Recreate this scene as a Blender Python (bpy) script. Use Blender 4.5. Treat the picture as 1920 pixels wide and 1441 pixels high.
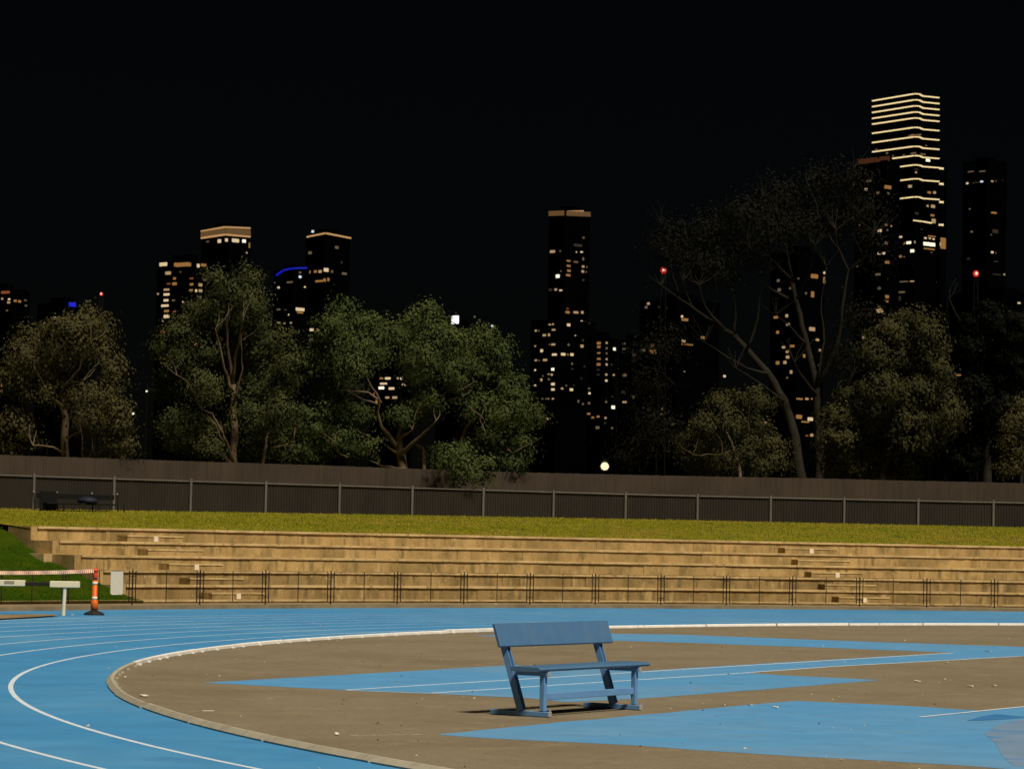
import bpy, bmesh, math, random
import numpy as np
from mathutils import Vector, Matrix
from mathutils.geometry import tessellate_polygon

for o in list(bpy.data.objects):
    bpy.data.objects.remove(o, do_unlink=True)
SC = bpy.context.scene
COL = SC.collection
R_ = math.radians

# ------------------------------------------------------------------ camera
IW, IH = 1920.0, 1441.0
FPX, PITCH, ROLL, CAMH = 5405.47, 0.054005, 0.019664, 1.8939
cam_d = bpy.data.cameras.new('camera')
cam = bpy.data.objects.new('camera', cam_d)
COL.objects.link(cam)
cam_d.sensor_width = 36.0
cam_d.lens = FPX / IW * 36.0
cam_d.clip_start, cam_d.clip_end = 0.5, 9000.0
cr, sr, cp, sp = math.cos(ROLL), math.sin(ROLL), math.cos(PITCH), math.sin(PITCH)
FWD = Vector((0, cp, sp)); UP0 = Vector((0, -sp, cp)); RT0 = Vector((1, 0, 0))
RT = cr * RT0 + sr * UP0
UP = -sr * RT0 + cr * UP0
M = Matrix((RT, UP, -FWD)).transposed().to_4x4()
M.translation = (0, 0, CAMH)
cam.matrix_world = M
cam_d.dof.use_dof = True
cam_d.dof.focus_distance = 34.0
cam_d.dof.aperture_fstop = 9.5
SC.camera = cam

# ------------------------------------------------------------------ night sky and the floodlight direction
SUN = Vector((0.31, -0.47, 0.825)).normalized()
world = bpy.data.worlds.new('World')
SC.world = world
world.use_nodes = True
wn = world.node_tree
wn.nodes.clear()
sky = wn.nodes.new('ShaderNodeTexSky')
sky.sky_type = 'NISHITA'
sky.sun_disc = False
sky.sun_elevation = math.asin(SUN.z)
sky.sun_rotation = math.atan2(SUN.x, SUN.y)
bg = wn.nodes.new('ShaderNodeBackground')
bg.inputs['Strength'].default_value = 0.00034
wo = wn.nodes.new('ShaderNodeOutputWorld')
wn.links.new(sky.outputs[0], bg.inputs['Color'])
wn.links.new(bg.outputs[0], wo.inputs['Surface'])
sun_d = bpy.data.lights.new('floodlight_sun', 'SUN')
sun_d.energy = 4.6
sun_d.angle = R_(10)
sun_d.color = (1.0, 0.90, 0.74)
sun_o = bpy.data.objects.new('floodlight_sun', sun_d)
COL.objects.link(sun_o)
sun_o.rotation_euler = SUN.to_track_quat('Z', 'Y').to_euler()
SC.view_settings.view_transform = 'Standard'
SC.view_settings.look = 'None'
SC.view_settings.exposure = 0.0
SC.view_settings.gamma = 1.0
SC.view_settings.use_curve_mapping = False

# ------------------------------------------------------------------ survey helpers: photo position -> point in the place
CX, CY = 31.1586, 41.56            # centre of the track bend

def ray(px, py):
    u, v = px - IW / 2, py - IH / 2
    a, b = cr * u + sr * v, -sr * u + cr * v
    return Vector((a / FPX, cp + sp * b / FPX, sp - cp * b / FPX))

def onz(px, py, z=0.0):
    d = ray(px, py); t = (z - CAMH) / d.z
    return Vector((d.x * t, d.y * t, z))

def at(px, py, Y):
    d = ray(px, py); t = Y / d.y
    return Vector((d.x * t, Y, CAMH + d.z * t))

def oncyl(px, py, R):
    d = ray(px, py)
    A = d.x * d.x + d.y * d.y; B = -2 * (d.x * CX + d.y * CY); Cc = CX * CX + CY * CY - R * R
    t = (-B + math.sqrt(B * B - 4 * A * Cc)) / (2 * A)
    return Vector((d.x * t, d.y * t, CAMH + d.z * t))

def arc(R, deg, z=0.0):
    return Vector((CX + R * math.cos(R_(deg)), CY + R * math.sin(R_(deg)), z))

# ------------------------------------------------------------------ materials
MATS = {}

def nodes_of(m):
    m.use_nodes = True
    nt = m.node_tree
    return nt, nt.nodes['Principled BSDF']

def noise_ramp(nt, scale, detail, stretch, lo, hi, lov, hiv, coord='Object', rough=0.6):
    tc = nt.nodes.new('ShaderNodeTexCoord')
    mp = nt.nodes.new('ShaderNodeMapping')
    mp.inputs['Scale'].default_value = stretch
    nz = nt.nodes.new('ShaderNodeTexNoise')
    nz.inputs['Scale'].default_value = scale
    nz.inputs['Detail'].default_value = detail
    nz.inputs['Roughness'].default_value = rough
    rp = nt.nodes.new('ShaderNodeMapRange')
    rp.inputs['From Min'].default_value = lo; rp.inputs['From Max'].default_value = hi
    rp.inputs['To Min'].default_value = lov; rp.inputs['To Max'].default_value = hiv
    nt.links.new(tc.outputs[coord], mp.inputs['Vector'])
    nt.links.new(mp.outputs[0], nz.inputs['Vector'])
    nt.links.new(nz.outputs['Fac'], rp.inputs['Value'])
    return rp.outputs[0]

def mul(nt, a, b):
    n = nt.nodes.new('ShaderNodeMath'); n.operation = 'MULTIPLY'
    nt.links.new(a, n.inputs[0])
    if isinstance(b, (int, float)): n.inputs[1].default_value = b
    else: nt.links.new(b, n.inputs[1])
    return n.outputs[0]

def mixc(nt, fac, a, b):
    n = nt.nodes.new('ShaderNodeMix'); n.data_type = 'RGBA'
    n.clamp_factor = True
    if isinstance(fac, float): n.inputs[0].default_value = fac
    else: nt.links.new(fac, n.inputs[0])
    for i, c in ((6, a), (7, b)):
        if isinstance(c, tuple): n.inputs[i].default_value = (*c, 1)
        else: nt.links.new(c, n.inputs[i])
    return n.outputs[2]

def scalec(nt, col, fac):
    n = nt.nodes.new('ShaderNodeVectorMath'); n.operation = 'SCALE'
    if isinstance(col, tuple): n.inputs[0].default_value = col
    else: nt.links.new(col, n.inputs[0])
    nt.links.new(fac, n.inputs['Scale'])
    return n.outputs[0]

def mat(name, color, rough=0.7, spec=0.3, var=None, bump=None, layers=(), metallic=0.0, rnd=0.0):
    """var=(scale,stretch,amount); layers=[(scale,stretch,lo,hi,color)]; bump=(scale,strength,distance)"""
    if name in MATS: return MATS[name]
    m = bpy.data.materials.new(name)
    nt, p = nodes_of(m)
    p.inputs['Roughness'].default_value = rough
    p.inputs['Specular IOR Level'].default_value = spec
    p.inputs['Metallic'].default_value = metallic
    c = color
    for (s, st, lo, hi, lc) in layers:
        f = noise_ramp(nt, s, 5, st, lo, hi, 0, 1)
        c = mixc(nt, f, c, lc)
    if var:
        f = noise_ramp(nt, var[0], 6, var[1], 0.25, 0.75, 1 - var[2], 1 + var[2])
        c = scalec(nt, c, f)
    if rnd:
        oi = nt.nodes.new('ShaderNodeObjectInfo')
        rp = nt.nodes.new('ShaderNodeMapRange')
        rp.inputs['To Min'].default_value = 1 - rnd; rp.inputs['To Max'].default_value = 1 + rnd
        nt.links.new(oi.outputs['Random'], rp.inputs['Value'])
        c = scalec(nt, c, rp.outputs[0])
    if isinstance(c, tuple): p.inputs['Base Color'].default_value = (*c, 1)
    else: nt.links.new(c, p.inputs['Base Color'])
    if bump:
        f = noise_ramp(nt, bump[0], 4, (1, 1, 1), 0, 1, 0, 1)
        b = nt.nodes.new('ShaderNodeBump')
        b.inputs['Strength'].default_value = bump[1]; b.inputs['Distance'].default_value = bump[2]
        nt.links.new(f, b.inputs['Height']); nt.links.new(b.outputs[0], p.inputs['Normal'])
    MATS[name] = m
    return m

def glow(name, color, strength):
    if name in MATS: return MATS[name]
    m = bpy.data.materials.new(name)
    nt, p = nodes_of(m)
    p.inputs['Base Color'].default_value = (0.01, 0.01, 0.01, 1)
    p.inputs['Specular IOR Level'].default_value = 0.0
    p.inputs['Emission Color'].default_value = (*color, 1)
    p.inputs['Emission Strength'].default_value = strength
    MATS[name] = m
    return m

ONE = (1, 1, 1)
mat('track_blue', (0.052, 0.265, 0.54), 0.62, 0.3, var=(1.1, ONE, 0.10), bump=(140, 0.25, 0.004),
    layers=[(0.16, ONE, 0.48, 0.72, (0.105, 0.32, 0.55)), (0.8, (1, 1, 1), 0.52, 0.8, (0.038, 0.195, 0.43)), (3.0, ONE, 0.60, 0.8, (0.10, 0.27, 0.48)), (34.0, ONE, 0.60, 0.70, (0.03, 0.16, 0.36))])
mat('paint_blue', (0.095, 0.32, 0.60), 0.6, 0.25, var=(1.4, ONE, 0.10), bump=(160, 0.25, 0.004),
    layers=[(0.22, ONE, 0.45, 0.7, (0.15, 0.325, 0.53)), (2.2, ONE, 0.55, 0.8, (0.085, 0.25, 0.46)), (30.0, ONE, 0.61, 0.70, (0.10, 0.20, 0.32))])
for nm_ in ('track_blue', 'paint_blue'):
    p_ = MATS[nm_].node_tree.nodes['Principled BSDF']
    p_.inputs['Sheen Weight'].default_value = 0.20; p_.inputs['Sheen Roughness'].default_value = 0.35; p_.inputs['Sheen Tint'].default_value = (0.85, 0.9, 0.95, 1)
mat('paint_blue_grey', (0.20, 0.31, 0.46), 0.4, 0.4, var=(2.0, ONE, 0.12), layers=[(1.2, ONE, 0.5, 0.62, (0.10, 0.27, 0.55))])  # greyer blue for the patch at the right of the fan
mat('paint_blue_dark', (0.045, 0.19, 0.44), 0.5, 0.3, var=(2.0, ONE, 0.12))
mat('line_white', (0.62, 0.70, 0.78), 0.6, 0.3, var=(3.0, ONE, 0.08), layers=[(6.0, ONE, 0.58, 0.72, (0.25, 0.42, 0.66))])
mat('asphalt', (0.208, 0.171, 0.111), 0.85, 0.2, var=(9.0, ONE, 0.14), bump=(90, 0.5, 0.006),
    layers=[(0.35, ONE, 0.42, 0.7, (0.165, 0.132, 0.083)), (1.6, ONE, 0.54, 0.72, (0.25, 0.198, 0.122)), (3.5, ONE, 0.60, 0.72, (0.135, 0.106, 0.066)), (45.0, ONE, 0.54, 0.66, (0.105, 0.084, 0.056)), (70.0, ONE, 0.64, 0.70, (0.36, 0.31, 0.22))])
for nm_, k_ in (('concrete', 1.0), ('concrete_dirty', 0.74)):
    mat(nm_, (0.460 * k_, 0.312 * k_, 0.130 * k_), 0.9, 0.15, var=(13.0, (1, 1, 1), 0.14), rnd=0.05, bump=(40, 0.5, 0.012),
        layers=[(0.5, (1, 1, 0.6), 0.42, 0.66, (0.36 * k_, 0.244 * k_, 0.098 * k_)), (1.7, (1, 1, 0.22), 0.45, 0.63, (0.285 * k_, 0.194 * k_, 0.075 * k_)),
                (4.5, (1, 1, 0.25), 0.53, 0.66, (0.225 * k_, 0.156 * k_, 0.059 * k_)), (1.4, (1, 1, 1.4), 0.54, 0.72, (0.24 * k_, 0.168 * k_, 0.063 * k_)),
                (2.4, (1, 1, 0.3), 0.58, 0.74, (0.52, 0.38, 0.185)), (8.0, (1, 1, 0.9), 0.65, 0.73, (0.52, 0.39, 0.20))])
mat('concrete_edge', (0.58, 0.42, 0.20), 0.85, 0.2, var=(5.0, ONE, 0.14), layers=[(1.2, ONE, 0.42, 0.60, (0.42, 0.295, 0.13)), (5.0, ONE, 0.54, 0.68, (0.27, 0.19, 0.08))])
mat('concrete_grey', (0.24, 0.175, 0.095), 0.9, 0.2, var=(4.0, ONE, 0.15), layers=[(0.8, ONE, 0.45, 0.65, (0.17, 0.122, 0.064))])
mat('marker_white', (0.80, 0.66, 0.50), 0.6, 0.3, var=(20, ONE, 0.05))
mat('grass_soil', (0.155, 0.145, 0.009), 0.95, 0.1, var=(3.0, ONE, 0.22),
    layers=[(0.35, ONE, 0.45, 0.62, (0.175, 0.135, 0.018)), (1.2, ONE, 0.52, 0.7, (0.075, 0.095, 0.010))], bump=(25, 0.6, 0.03))
mat('grass_blade', (0.215, 0.21, 0.009), 0.9, 0.05, var=(2.0, ONE, 0.22),
    layers=[(0.35, ONE, 0.45, 0.62, (0.31, 0.245, 0.022)), (1.0, ONE, 0.50, 0.68, (0.11, 0.15, 0.008)), (3.0, ONE, 0.58, 0.70, (0.33, 0.27, 0.05))])
mat('grass_slope_shaded', (0.024, 0.050, 0.002), 0.95, 0.02, var=(2.0, ONE, 0.25), bump=(25, 0.6, 0.03),  # terrace shade is put into the slope grass colours, blades too
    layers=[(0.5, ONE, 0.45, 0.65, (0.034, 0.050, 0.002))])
mat('grass_slope_blade_shaded', (0.024, 0.052, 0.0015), 0.9, 0.03, var=(2.0, ONE, 0.25), layers=[(0.5, ONE, 0.45, 0.65, (0.038, 0.058, 0.002))])
mat('dark_soil', (0.02, 0.018, 0.012), 0.95, 0.1, var=(0.4, ONE, 0.2))
mat('kerb_white', (0.84, 0.83, 0.79), 0.5, 0.3, var=(3.0, ONE, 0.08), rnd=0.06, layers=[(5.0, ONE, 0.60, 0.72, (0.50, 0.44, 0.34))])
mat('kerb_dusty', (0.40, 0.36, 0.27), 0.7, 0.3, var=(3.0, ONE, 0.12), rnd=0.10, layers=[(4.0, ONE, 0.52, 0.70, (0.30, 0.262, 0.188)), (9.0, ONE, 0.66, 0.72, (0.62, 0.58, 0.48))])
mat('bench_blue', (0.066, 0.152, 0.275), 0.45, 0.4, var=(7.0, ONE, 0.07), layers=[(3.0, (1, 1, 1), 0.55, 0.75, (0.085, 0.165, 0.265)), (22.0, ONE, 0.70, 0.74, (0.22, 0.29, 0.36))])
mat('bench_frame_blue', (0.12, 0.265, 0.50), 0.45, 0.4, var=(7.0, ONE, 0.10), layers=[(12.0, ONE, 0.64, 0.72, (0.16, 0.22, 0.30))])
mat('bench_cap', (0.30, 0.31, 0.31), 0.5, 0.4, var=(20, ONE, 0.1))
mat('steel_dark', (0.022, 0.013, 0.006), 0.7, 0.2, var=(6.0, ONE, 0.2))
mat('steel_grey', (0.105, 0.098, 0.082), 0.6, 0.3, var=(4.0, ONE, 0.15), rnd=0.08)
mat('sheet_dark', (0.023, 0.0185, 0.0135), 0.7, 0.2, var=(0.9, (1, 1, 0.4), 0.25), rnd=0.10)
mat('paling_brown', (0.056, 0.042, 0.030), 0.9, 0.1, var=(1.2, (1, 1, 0.5), 0.22), layers=[(7.0, (1, 1, 0.06), 0.5, 0.7, (0.046, 0.034, 0.024))])
mat('white_board', (0.72, 0.66, 0.46), 0.6, 0.3, var=(6, ONE, 0.04))
mat('white_post', (0.70, 0.66, 0.50), 0.5, 0.3, var=(6, ONE, 0.08))
mat('black_band', (0.018, 0.016, 0.012), 0.7, 0.2, var=(6, ONE, 0.1))
mat('plate_grey', (0.30, 0.27, 0.18), 0.6, 0.3, var=(40, (1, 1, 3), 0.35))
mat('sign_white', (0.62, 0.56, 0.43), 0.6, 0.3, var=(4, ONE, 0.04))
mat('bollard_orange', (0.70, 0.125, 0.012), 0.5, 0.35, var=(8, ONE, 0.10))
mat('bollard_red', (0.66, 0.060, 0.022), 0.5, 0.35, var=(8, ONE, 0.10))
mat('reflective_band', (0.85, 0.78, 0.55), 0.4, 0.4, var=(30, ONE, 0.05))
mat('rubber_black', (0.014, 0.013, 0.011), 0.75, 0.3, var=(8, ONE, 0.2))
mat('tape_white', (0.88, 0.74, 0.55), 0.6, 0.3, var=(30, ONE, 0.05))
mat('tape_red', (0.62, 0.22, 0.13), 0.6, 0.3, var=(30, ONE, 0.08))
mat('bag_blue', (0.006, 0.010, 0.024), 0.7, 0.3, var=(9, ONE, 0.2))
mat('paper', (0.75, 0.70, 0.58), 0.8, 0.2, var=(20, ONE, 0.06))
mat('chalk', (0.42, 0.36, 0.24), 0.9, 0.1, var=(12, ONE, 0.2))
mat('bark_pale', (0.17, 0.120, 0.070), 0.85, 0.15, var=(5.0, (1, 1, 0.3), 0.3), layers=[(2.5, (1, 1, 0.3), 0.5, 0.65, (0.10, 0.068, 0.040))])
mat('bark_falloff', (0.019, 0.0168, 0.0115), 0.9, 0.1, var=(3.0, (1, 1, 0.3), 0.35))  # bark colour dimmed to stand for floodlight falloff with distance
mat('facade', (0.0006, 0.0007, 0.0009), 0.6, 0.0, var=(0.05, ONE, 0.2))
mat('facade_band', (0.0008, 0.0008, 0.001), 0.7, 0.0, var=(0.05, ONE, 0.2))
mat('pole_dark', (0.004, 0.004, 0.004), 0.7, 0.1, var=(3, ONE, 0.1))

def leafmat(name, c1, c2):
    m = bpy.data.materials.new(name)
    nt, p = nodes_of(m)
    f = noise_ramp(nt, 0.9, 3, ONE, 0.38, 0.64, 0, 1)
    c = mixc(nt, f, c1, c2)
    g = noise_ramp(nt, 9.0, 2, ONE, 0.3, 0.7, 0.75, 1.25)
    c = scalec(nt, c, g)
    nt.links.new(c, p.inputs['Base Color'])
    p.inputs['Roughness'].default_value = 0.7
    p.inputs['Specular IOR Level'].default_value = 0.04
    MATS[name] = m
leafmat('leaf_olive', (0.046, 0.043, 0.017), (0.064, 0.056, 0.021))
leafmat('leaf_mid', (0.037, 0.044, 0.016), (0.053, 0.058, 0.020))
leafmat('leaf_green', (0.038, 0.054, 0.017), (0.064, 0.077, 0.022))
leafmat('leaf_brown', (0.032, 0.033, 0.013), (0.047, 0.044, 0.016))
leafmat('leaf_falloff', (0.006, 0.006, 0.0035), (0.009, 0.0088, 0.005))  # floodlight falloff painted into the leaf colour of the far tree
leafmat('leaf_falloff_dark', (0.003, 0.0035, 0.0016), (0.0045, 0.005, 0.0025))  # near-black leaf colour stands for missing light on the rear tree

# ------------------------------------------------------------------ object helpers
def tag(o, label=None, cat=None, group=None, kind=None):
    if label: o['label'] = label
    if cat: o['category'] = cat
    if group: o['group'] = group
    if kind: o['kind'] = kind
    return o

def empty(name, loc, label=None, cat=None, group=None):
    o = bpy.data.objects.new(name, None)
    o.location = loc
    o.empty_display_size = 0.2
    COL.objects.link(o)
    return tag(o, label, cat, group)

class MB:
    def __init__(s): s.v = []; s.f = []; s.mi = []
    def add(s, vs, fs, mi=0):
        n = len(s.v)
        s.v += [tuple(v) for v in vs]
        s.f += [tuple(i + n for i in f) for f in fs]
        s.mi += [mi] * len(fs)
    def box(s, c, size, X=Vector((1, 0, 0)), Y=Vector((0, 1, 0)), Z=Vector((0, 0, 1)), mi=0, bevel=0.0):
        hx, hy, hz = size[0] / 2, size[1] / 2, size[2] / 2
        c = Vector(c)
        if bevel <= 0:
            vs = [c + X * (a * hx) + Y * (b * hy) + Z * (d * hz) for d in (-1, 1) for a, b in ((-1, -1), (1, -1), (1, 1), (-1, 1))]
            s.add(vs, [(3, 2, 1, 0), (4, 5, 6, 7), (0, 1, 5, 4), (1, 2, 6, 5), (2, 3, 7, 6), (3, 0, 4, 7)], mi)
        else:
            b = min(bevel, hx * .9, hy * .9, hz * .9)
            rings = []
            for z, ins in ((-hz, b), (-hz + b, 0), (hz - b, 0), (hz, b)):
                x, y = hx - ins, hy - ins
                pts = [(-x + b * .6, -y), (x - b * .6, -y), (x, -y + b * .6), (x, y - b * .6), (x - b * .6, y), (-x + b * .6, y), (-x, y - b * .6), (-x, -y + b * .6)]
                rings.append([c + X * p + Y * q + Z * z for p, q in pts])
            vs = [v for r in rings for v in r]
            fs = [tuple(range(7, -1, -1)), tuple(range(24, 32))]
            for k in range(3):
                for i in range(8):
                    j = (i + 1) % 8
                    fs.append((k * 8 + i, k * 8 + j, k * 8 + 8 + j, k * 8 + 8 + i))
            s.add(vs, fs, mi)
    def tube(s, pts, rad, n=8, mi=0, cap=True):
        pts = [Vector(p) for p in pts]
        if not isinstance(rad, (list, tuple)): rad = [rad] * len(pts)
        rings = []
        prev = None
        for i, p in enumerate(pts):
            t = (pts[min(i + 1, len(pts) - 1)] - pts[max(i - 1, 0)]).normalized()
            if prev is None:
                a = t.cross(Vector((0, 1, 0)) if abs(t.y) < 0.9 else Vector((1, 0, 0))).normalized()
            else:
                a = (prev - t * prev.dot(t)).normalized()
            prev = a
            b = t.cross(a)
            rings.append([p + (a * math.cos(2 * math.pi * k / n) + b * math.sin(2 * math.pi * k / n)) * rad[i] for k in range(n)])
        vs = [v for r in rings for v in r]
        fs = []
        for i in range(len(pts) - 1):
            for k in range(n):
                j = (k + 1) % n
                fs.append((i * n + k, i * n + j, i * n + n + j, i * n + n + k))
        if cap:
            fs.append(tuple(range(n - 1, -1, -1)))
            m = (len(pts) - 1) * n
            fs.append(tuple(range(m, m + n)))
        s.add(vs, fs, mi)
    def lathe(s, base, prof, n=16, mi=0):
        base = Vector(base)
        vs = [base + Vector((r * math.cos(2 * math.pi * k / n), r * math.sin(2 * math.pi * k / n), z)) for r, z in prof for k in range(n)]
        fs = []
        for i in range(len(prof) - 1):
            for k in range(n):
                j = (k + 1) % n
                fs.append((i * n + k, i * n + j, i * n + n + j, i * n + n + k))
        fs.append(tuple(range(n - 1, -1, -1)))
        m = (len(prof) - 1) * n
        fs.append(tuple(range(m, m + n)))
        s.add(vs, fs, mi)
    def poly(s, pts, mi=0):
        tris = tessellate_polygon([[Vector((p.x, p.y, 0)) for p in pts]])
        fs = []
        for t in tris:
            a, b, c = [pts[i] for i in t]
            fs.append(t if (b - a).cross(c - a).z > 0 else (t[0], t[2], t[1]))
        s.add(pts, fs, mi)
    def build(s, name, mats, parent=None, smooth=False):
        me = bpy.data.meshes.new(name)
        me.from_pydata(s.v, [], s.f)
        if not isinstance(mats, (list, tuple)): mats = [mats]
        for m in mats: me.materials.append(MATS[m])
        if len(mats) > 1: me.polygons.foreach_set('material_index', s.mi)
        if smooth: me.polygons.foreach_set('use_smooth', [True] * len(me.polygons))
        me.update()
        o = bpy.data.objects.new(name, me)
        COL.objects.link(o)
        if parent is not None:
            o.parent = parent
            # things are Empties with a location; meshes are modelled in place
            if parent.data is None: o.matrix_parent_inverse = Matrix.Translation(-parent.location)
        return o

def arc_block(mb, Ri, Ro, a0, a1, z0, z1, n=4, mi=0, wear=0.0, rg=random.Random(21)):
    """solid block between two radii, two bearings and two heights"""
    vs = []
    for i in range(n + 1):
        a = a0 + (a1 - a0) * i / n
        e, f, g = (rg.uniform(-wear, wear) for _ in range(3)) if wear else (0, 0, 0)
        if wear and rg.random() < .08: e += wear * 2.5                     # a chipped edge
        vs += [arc(Ri + e, a, z0 + g), arc(Ro, a, z0), arc(Ro, a, z1), arc(Ri + e, a, z1 - abs(f) * .7)]
    fs = []
    for i in range(n):
        b = i * 4
        for k in range(4):
            j = (k + 1) % 4
            fs.append((b + k, b + 4 + k, b + 4 + j, b + j))
    fs.append((0, 1, 2, 3)); e = n * 4
    fs.append((e + 3, e + 2, e + 1, e))
    mb.add(vs, fs, mi)

# ================================================================== SETTING: ground, track, infield
mb = MB(); mb.box((0, 2500, -0.56), (9000, 7000, 1.0)); tag(mb.build('ground', 'dark_soil'), kind='structure')
RK = 36.5
mb = MB()
n = 360
vs = [];
for i in range(n):
    a = 360.0 * i / n
    vs += [arc(RK, a, 0.0), arc(50.45, a, 0.0)]
mb.add(vs, [(2 * i, 2 * i + 1, 2 * ((i + 1) % n) + 1, 2 * ((i + 1) % n)) for i in range(n)])
track = tag(mb.build('running_track', 'track_blue'), kind='structure')
for k in range(1, 9):
    mb = MB(); vs = []
    R0 = RK + 1.22 * k
    for i in range(n + 1):
        a = 95 + 130.0 * i / n
        vs += [arc(R0 - 0.03, a, 0.0015), arc(R0 + 0.03, a, 0.0015)]
    mb.add(vs, [(2 * i, 2 * i + 1, 2 * i + 3, 2 * i + 2) for i in range(n)])
    mb.build('lane_line', 'line_white', track)
mb = MB(); mb.add([arc(RK, 360.0 * i / n, 0.0) for i in range(n)], [tuple(range(n))])
infield = tag(mb.build('infield', 'asphalt'), kind='structure')
blue1 = [(380, 1279), (965, 1246), (1200, 1257.5), (1280, 1252), (1787, 1222.5), (1563, 1214), (1280, 1204), (1147, 1200), (883, 1190.5),
         (1147, 1187), (1280, 1189), (1563, 1200), (1920, 1212), (2060, 1216.5), (2060, 1220.5), (1913, 1229), (1780, 1237), (1563, 1248), (1403, 1261),
         (1467, 1265), (1652, 1274), (1280, 1303), (1192, 1309), (1060, 1315), (1000, 1308.5), (807, 1299), (650, 1293)]
def ragged(px, z, seed, amp=.018, step=.16):
    r = random.Random(seed); P = [onz(x, y, z) for x, y in px]; out = []
    for a_, b_ in zip(P, P[1:] + P[:1]):
        d = b_ - a_; n_ = max(1, int(d.length / step)); d.normalize(); nn = Vector((-d.y, d.x, 0)); w = 0.0
        for k in range(n_):
            w = w * .6 + r.uniform(-amp, amp)
            out.append(a_.lerp(b_, k / n_) + (nn * w if k else Vector((0, 0, 0))))
    return out
mb = MB(); mb.poly(ragged(blue1, 0.0015, 1)); mb.build('painted_runway', 'paint_blue', infield)
blue2 = [(820, 1376), (1000, 1358), (1280, 1332), (1490, 1313), (1560, 1316), (1700, 1322.5), (1835, 1331), (1920, 1323.5), (2050, 1311),
         (2050, 1452), (1920, 1443), (1770, 1432), (1493, 1417), (1280, 1403), (1200, 1397), (900, 1382)]
mb = MB(); mb.poly(ragged(blue2, 0.0015, 2)); mb.build('painted_fan', 'paint_blue', infield)
mb = MB(); mb.poly([onz(x, y, 0.003) for x, y in [(1845, 1374), (1860, 1364), (1878, 1356), (1905, 1349), (1960, 1342), (2050, 1345), (2050, 1441), (1900, 1434), (1882, 1420), (1872, 1402), (1862, 1388)]])
mb.build('grey_patch', 'paint_blue_grey', infield)
mb = MB(); mb.poly([onz(x, y, 0.0045) for x, y in [(1812, 1350), (1840, 1342), (1868, 1337.5), (1905, 1341), (1930, 1343), (1890, 1347), (1850, 1349)]])
mb.build('dark_patch', 'paint_blue_dark', infield)
def ground_line(pts, w, z=0.003, m='line_white', name='painted_line'):
    mb = MB(); P = [onz(x, y, z) for x, y in pts]
    for a, b in zip(P, P[1:]):
        d = (b - a).normalized(); s = Vector((-d.y, d.x, 0)) * (w / 2)
        mb.add([a - s, b - s, b + s, a + s], [(0, 1, 2, 3)])
    return mb.build(name, m, infield)
ground_line([(647, 1292.5), (1787, 1223)], 0.07)
ground_line([(807, 1298.5), (1273, 1268.5), (1403, 1260), (1563, 1248.5), (1920, 1229)], 0.07)
ground_line([(650, 1293.2), (807, 1299)], 0.05)
ground_line([(1725, 1343), (1920, 1323.5), (2050, 1311)], 0.06, z=0.006)
ground_line([(380, 1331.5), (401, 1331.5)], 0.10, m='paper', name='painted_dash')
ground_line([(500, 1309), (512, 1309)], 0.10, m='chalk', name='painted_dash')
for a, b in ((658, 672), (676, 693), (697, 706), (708, 735), (738, 764), (767, 790)):
    ground_line([(a, 1378 - (a - 658) * .012), (b, 1377.6 - (b - 658) * .012)], 0.05, m='chalk', name='chalk_dash')

# apron between the track and the terrace, with its low edge kerb
mb = MB(); arc_block(mb, 50.45, 53.0, 92, 162, -0.03, 0.07, 80); apron = tag(mb.build('apron', 'concrete_grey'), kind='structure')
mb = MB(); arc_block(mb, 50.42, 50.62, 92, 162, -0.02, 0.10, 80); mb.build('edge_kerb', 'concrete_grey', apron)
mb = MB(); mb.poly([onz(x, y, 0.03) for x, y in [(-120, 1153), (0, 1151.5), (60, 1150.5), (95, 1150.5), (112, 1152.5), (60, 1156), (0, 1159), (-120, 1166)]])
tag(mb.build('concrete_pad', 'concrete_grey'), kind='structure')

# inner kerb of the track: rail sections on the ground, each a part
kerb = empty('track_kerb', arc(RK, 170), 'white raised kerb rail curving around the brown infield edge', 'kerb')
sec = 3.95
a = 152.62 - sec * 13
idx = 0
rnd = random.Random(4)
while a < 232:
    near = a > 180
    mb = MB()
    jr, jz = rnd.uniform(-0.010, 0.010), rnd.uniform(-.006, 0.0)
    if abs(a - (152.62 - sec)) < 0.1: jr, jz = 0.03, 0.014
    gap = 0.03 if not near else 0.06
    Ri, Ro = RK - 0.05 + jr, RK + 0.05 + jr
    z1 = 0.062 + jz
    vs = []; m_ = 26
    for i in range(m_ + 1):
        aa = a + gap + (sec - 2 * gap) * i / m_
        vs += [arc(Ri, aa, 0.004), arc(Ro, aa, 0.004), arc(Ro, aa, .016), arc(Ri + .045, aa, z1), arc(Ri + .012, aa, z1), arc(Ri, aa, z1 - .010)]
    fs = []
    for i in range(m_):
        for k in range(6):
            j = (k + 1) % 6
            fs.append((i * 6 + k, i * 6 + 6 + k, i * 6 + 6 + j, i * 6 + j))
    fs += [(0, 1, 2, 3, 4, 5), tuple(m_ * 6 + q for q in (5, 4, 3, 2, 1, 0))]
    mb.add(vs, fs)
    s_ = mb.build('kerb_section', 'kerb_dusty' if near else 'kerb_white', kerb)
    mb = MB()
    for t in (0.12, 0.5, 0.88):
        p = arc(RK - 0.075 + jr, a + sec * t, 0.012); mb.box(p, (0.04, 0.06, 0.024))
    mb.build('foot', 'kerb_dusty' if near else 'kerb_white', s_)
    a += sec; idx += 1

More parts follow.
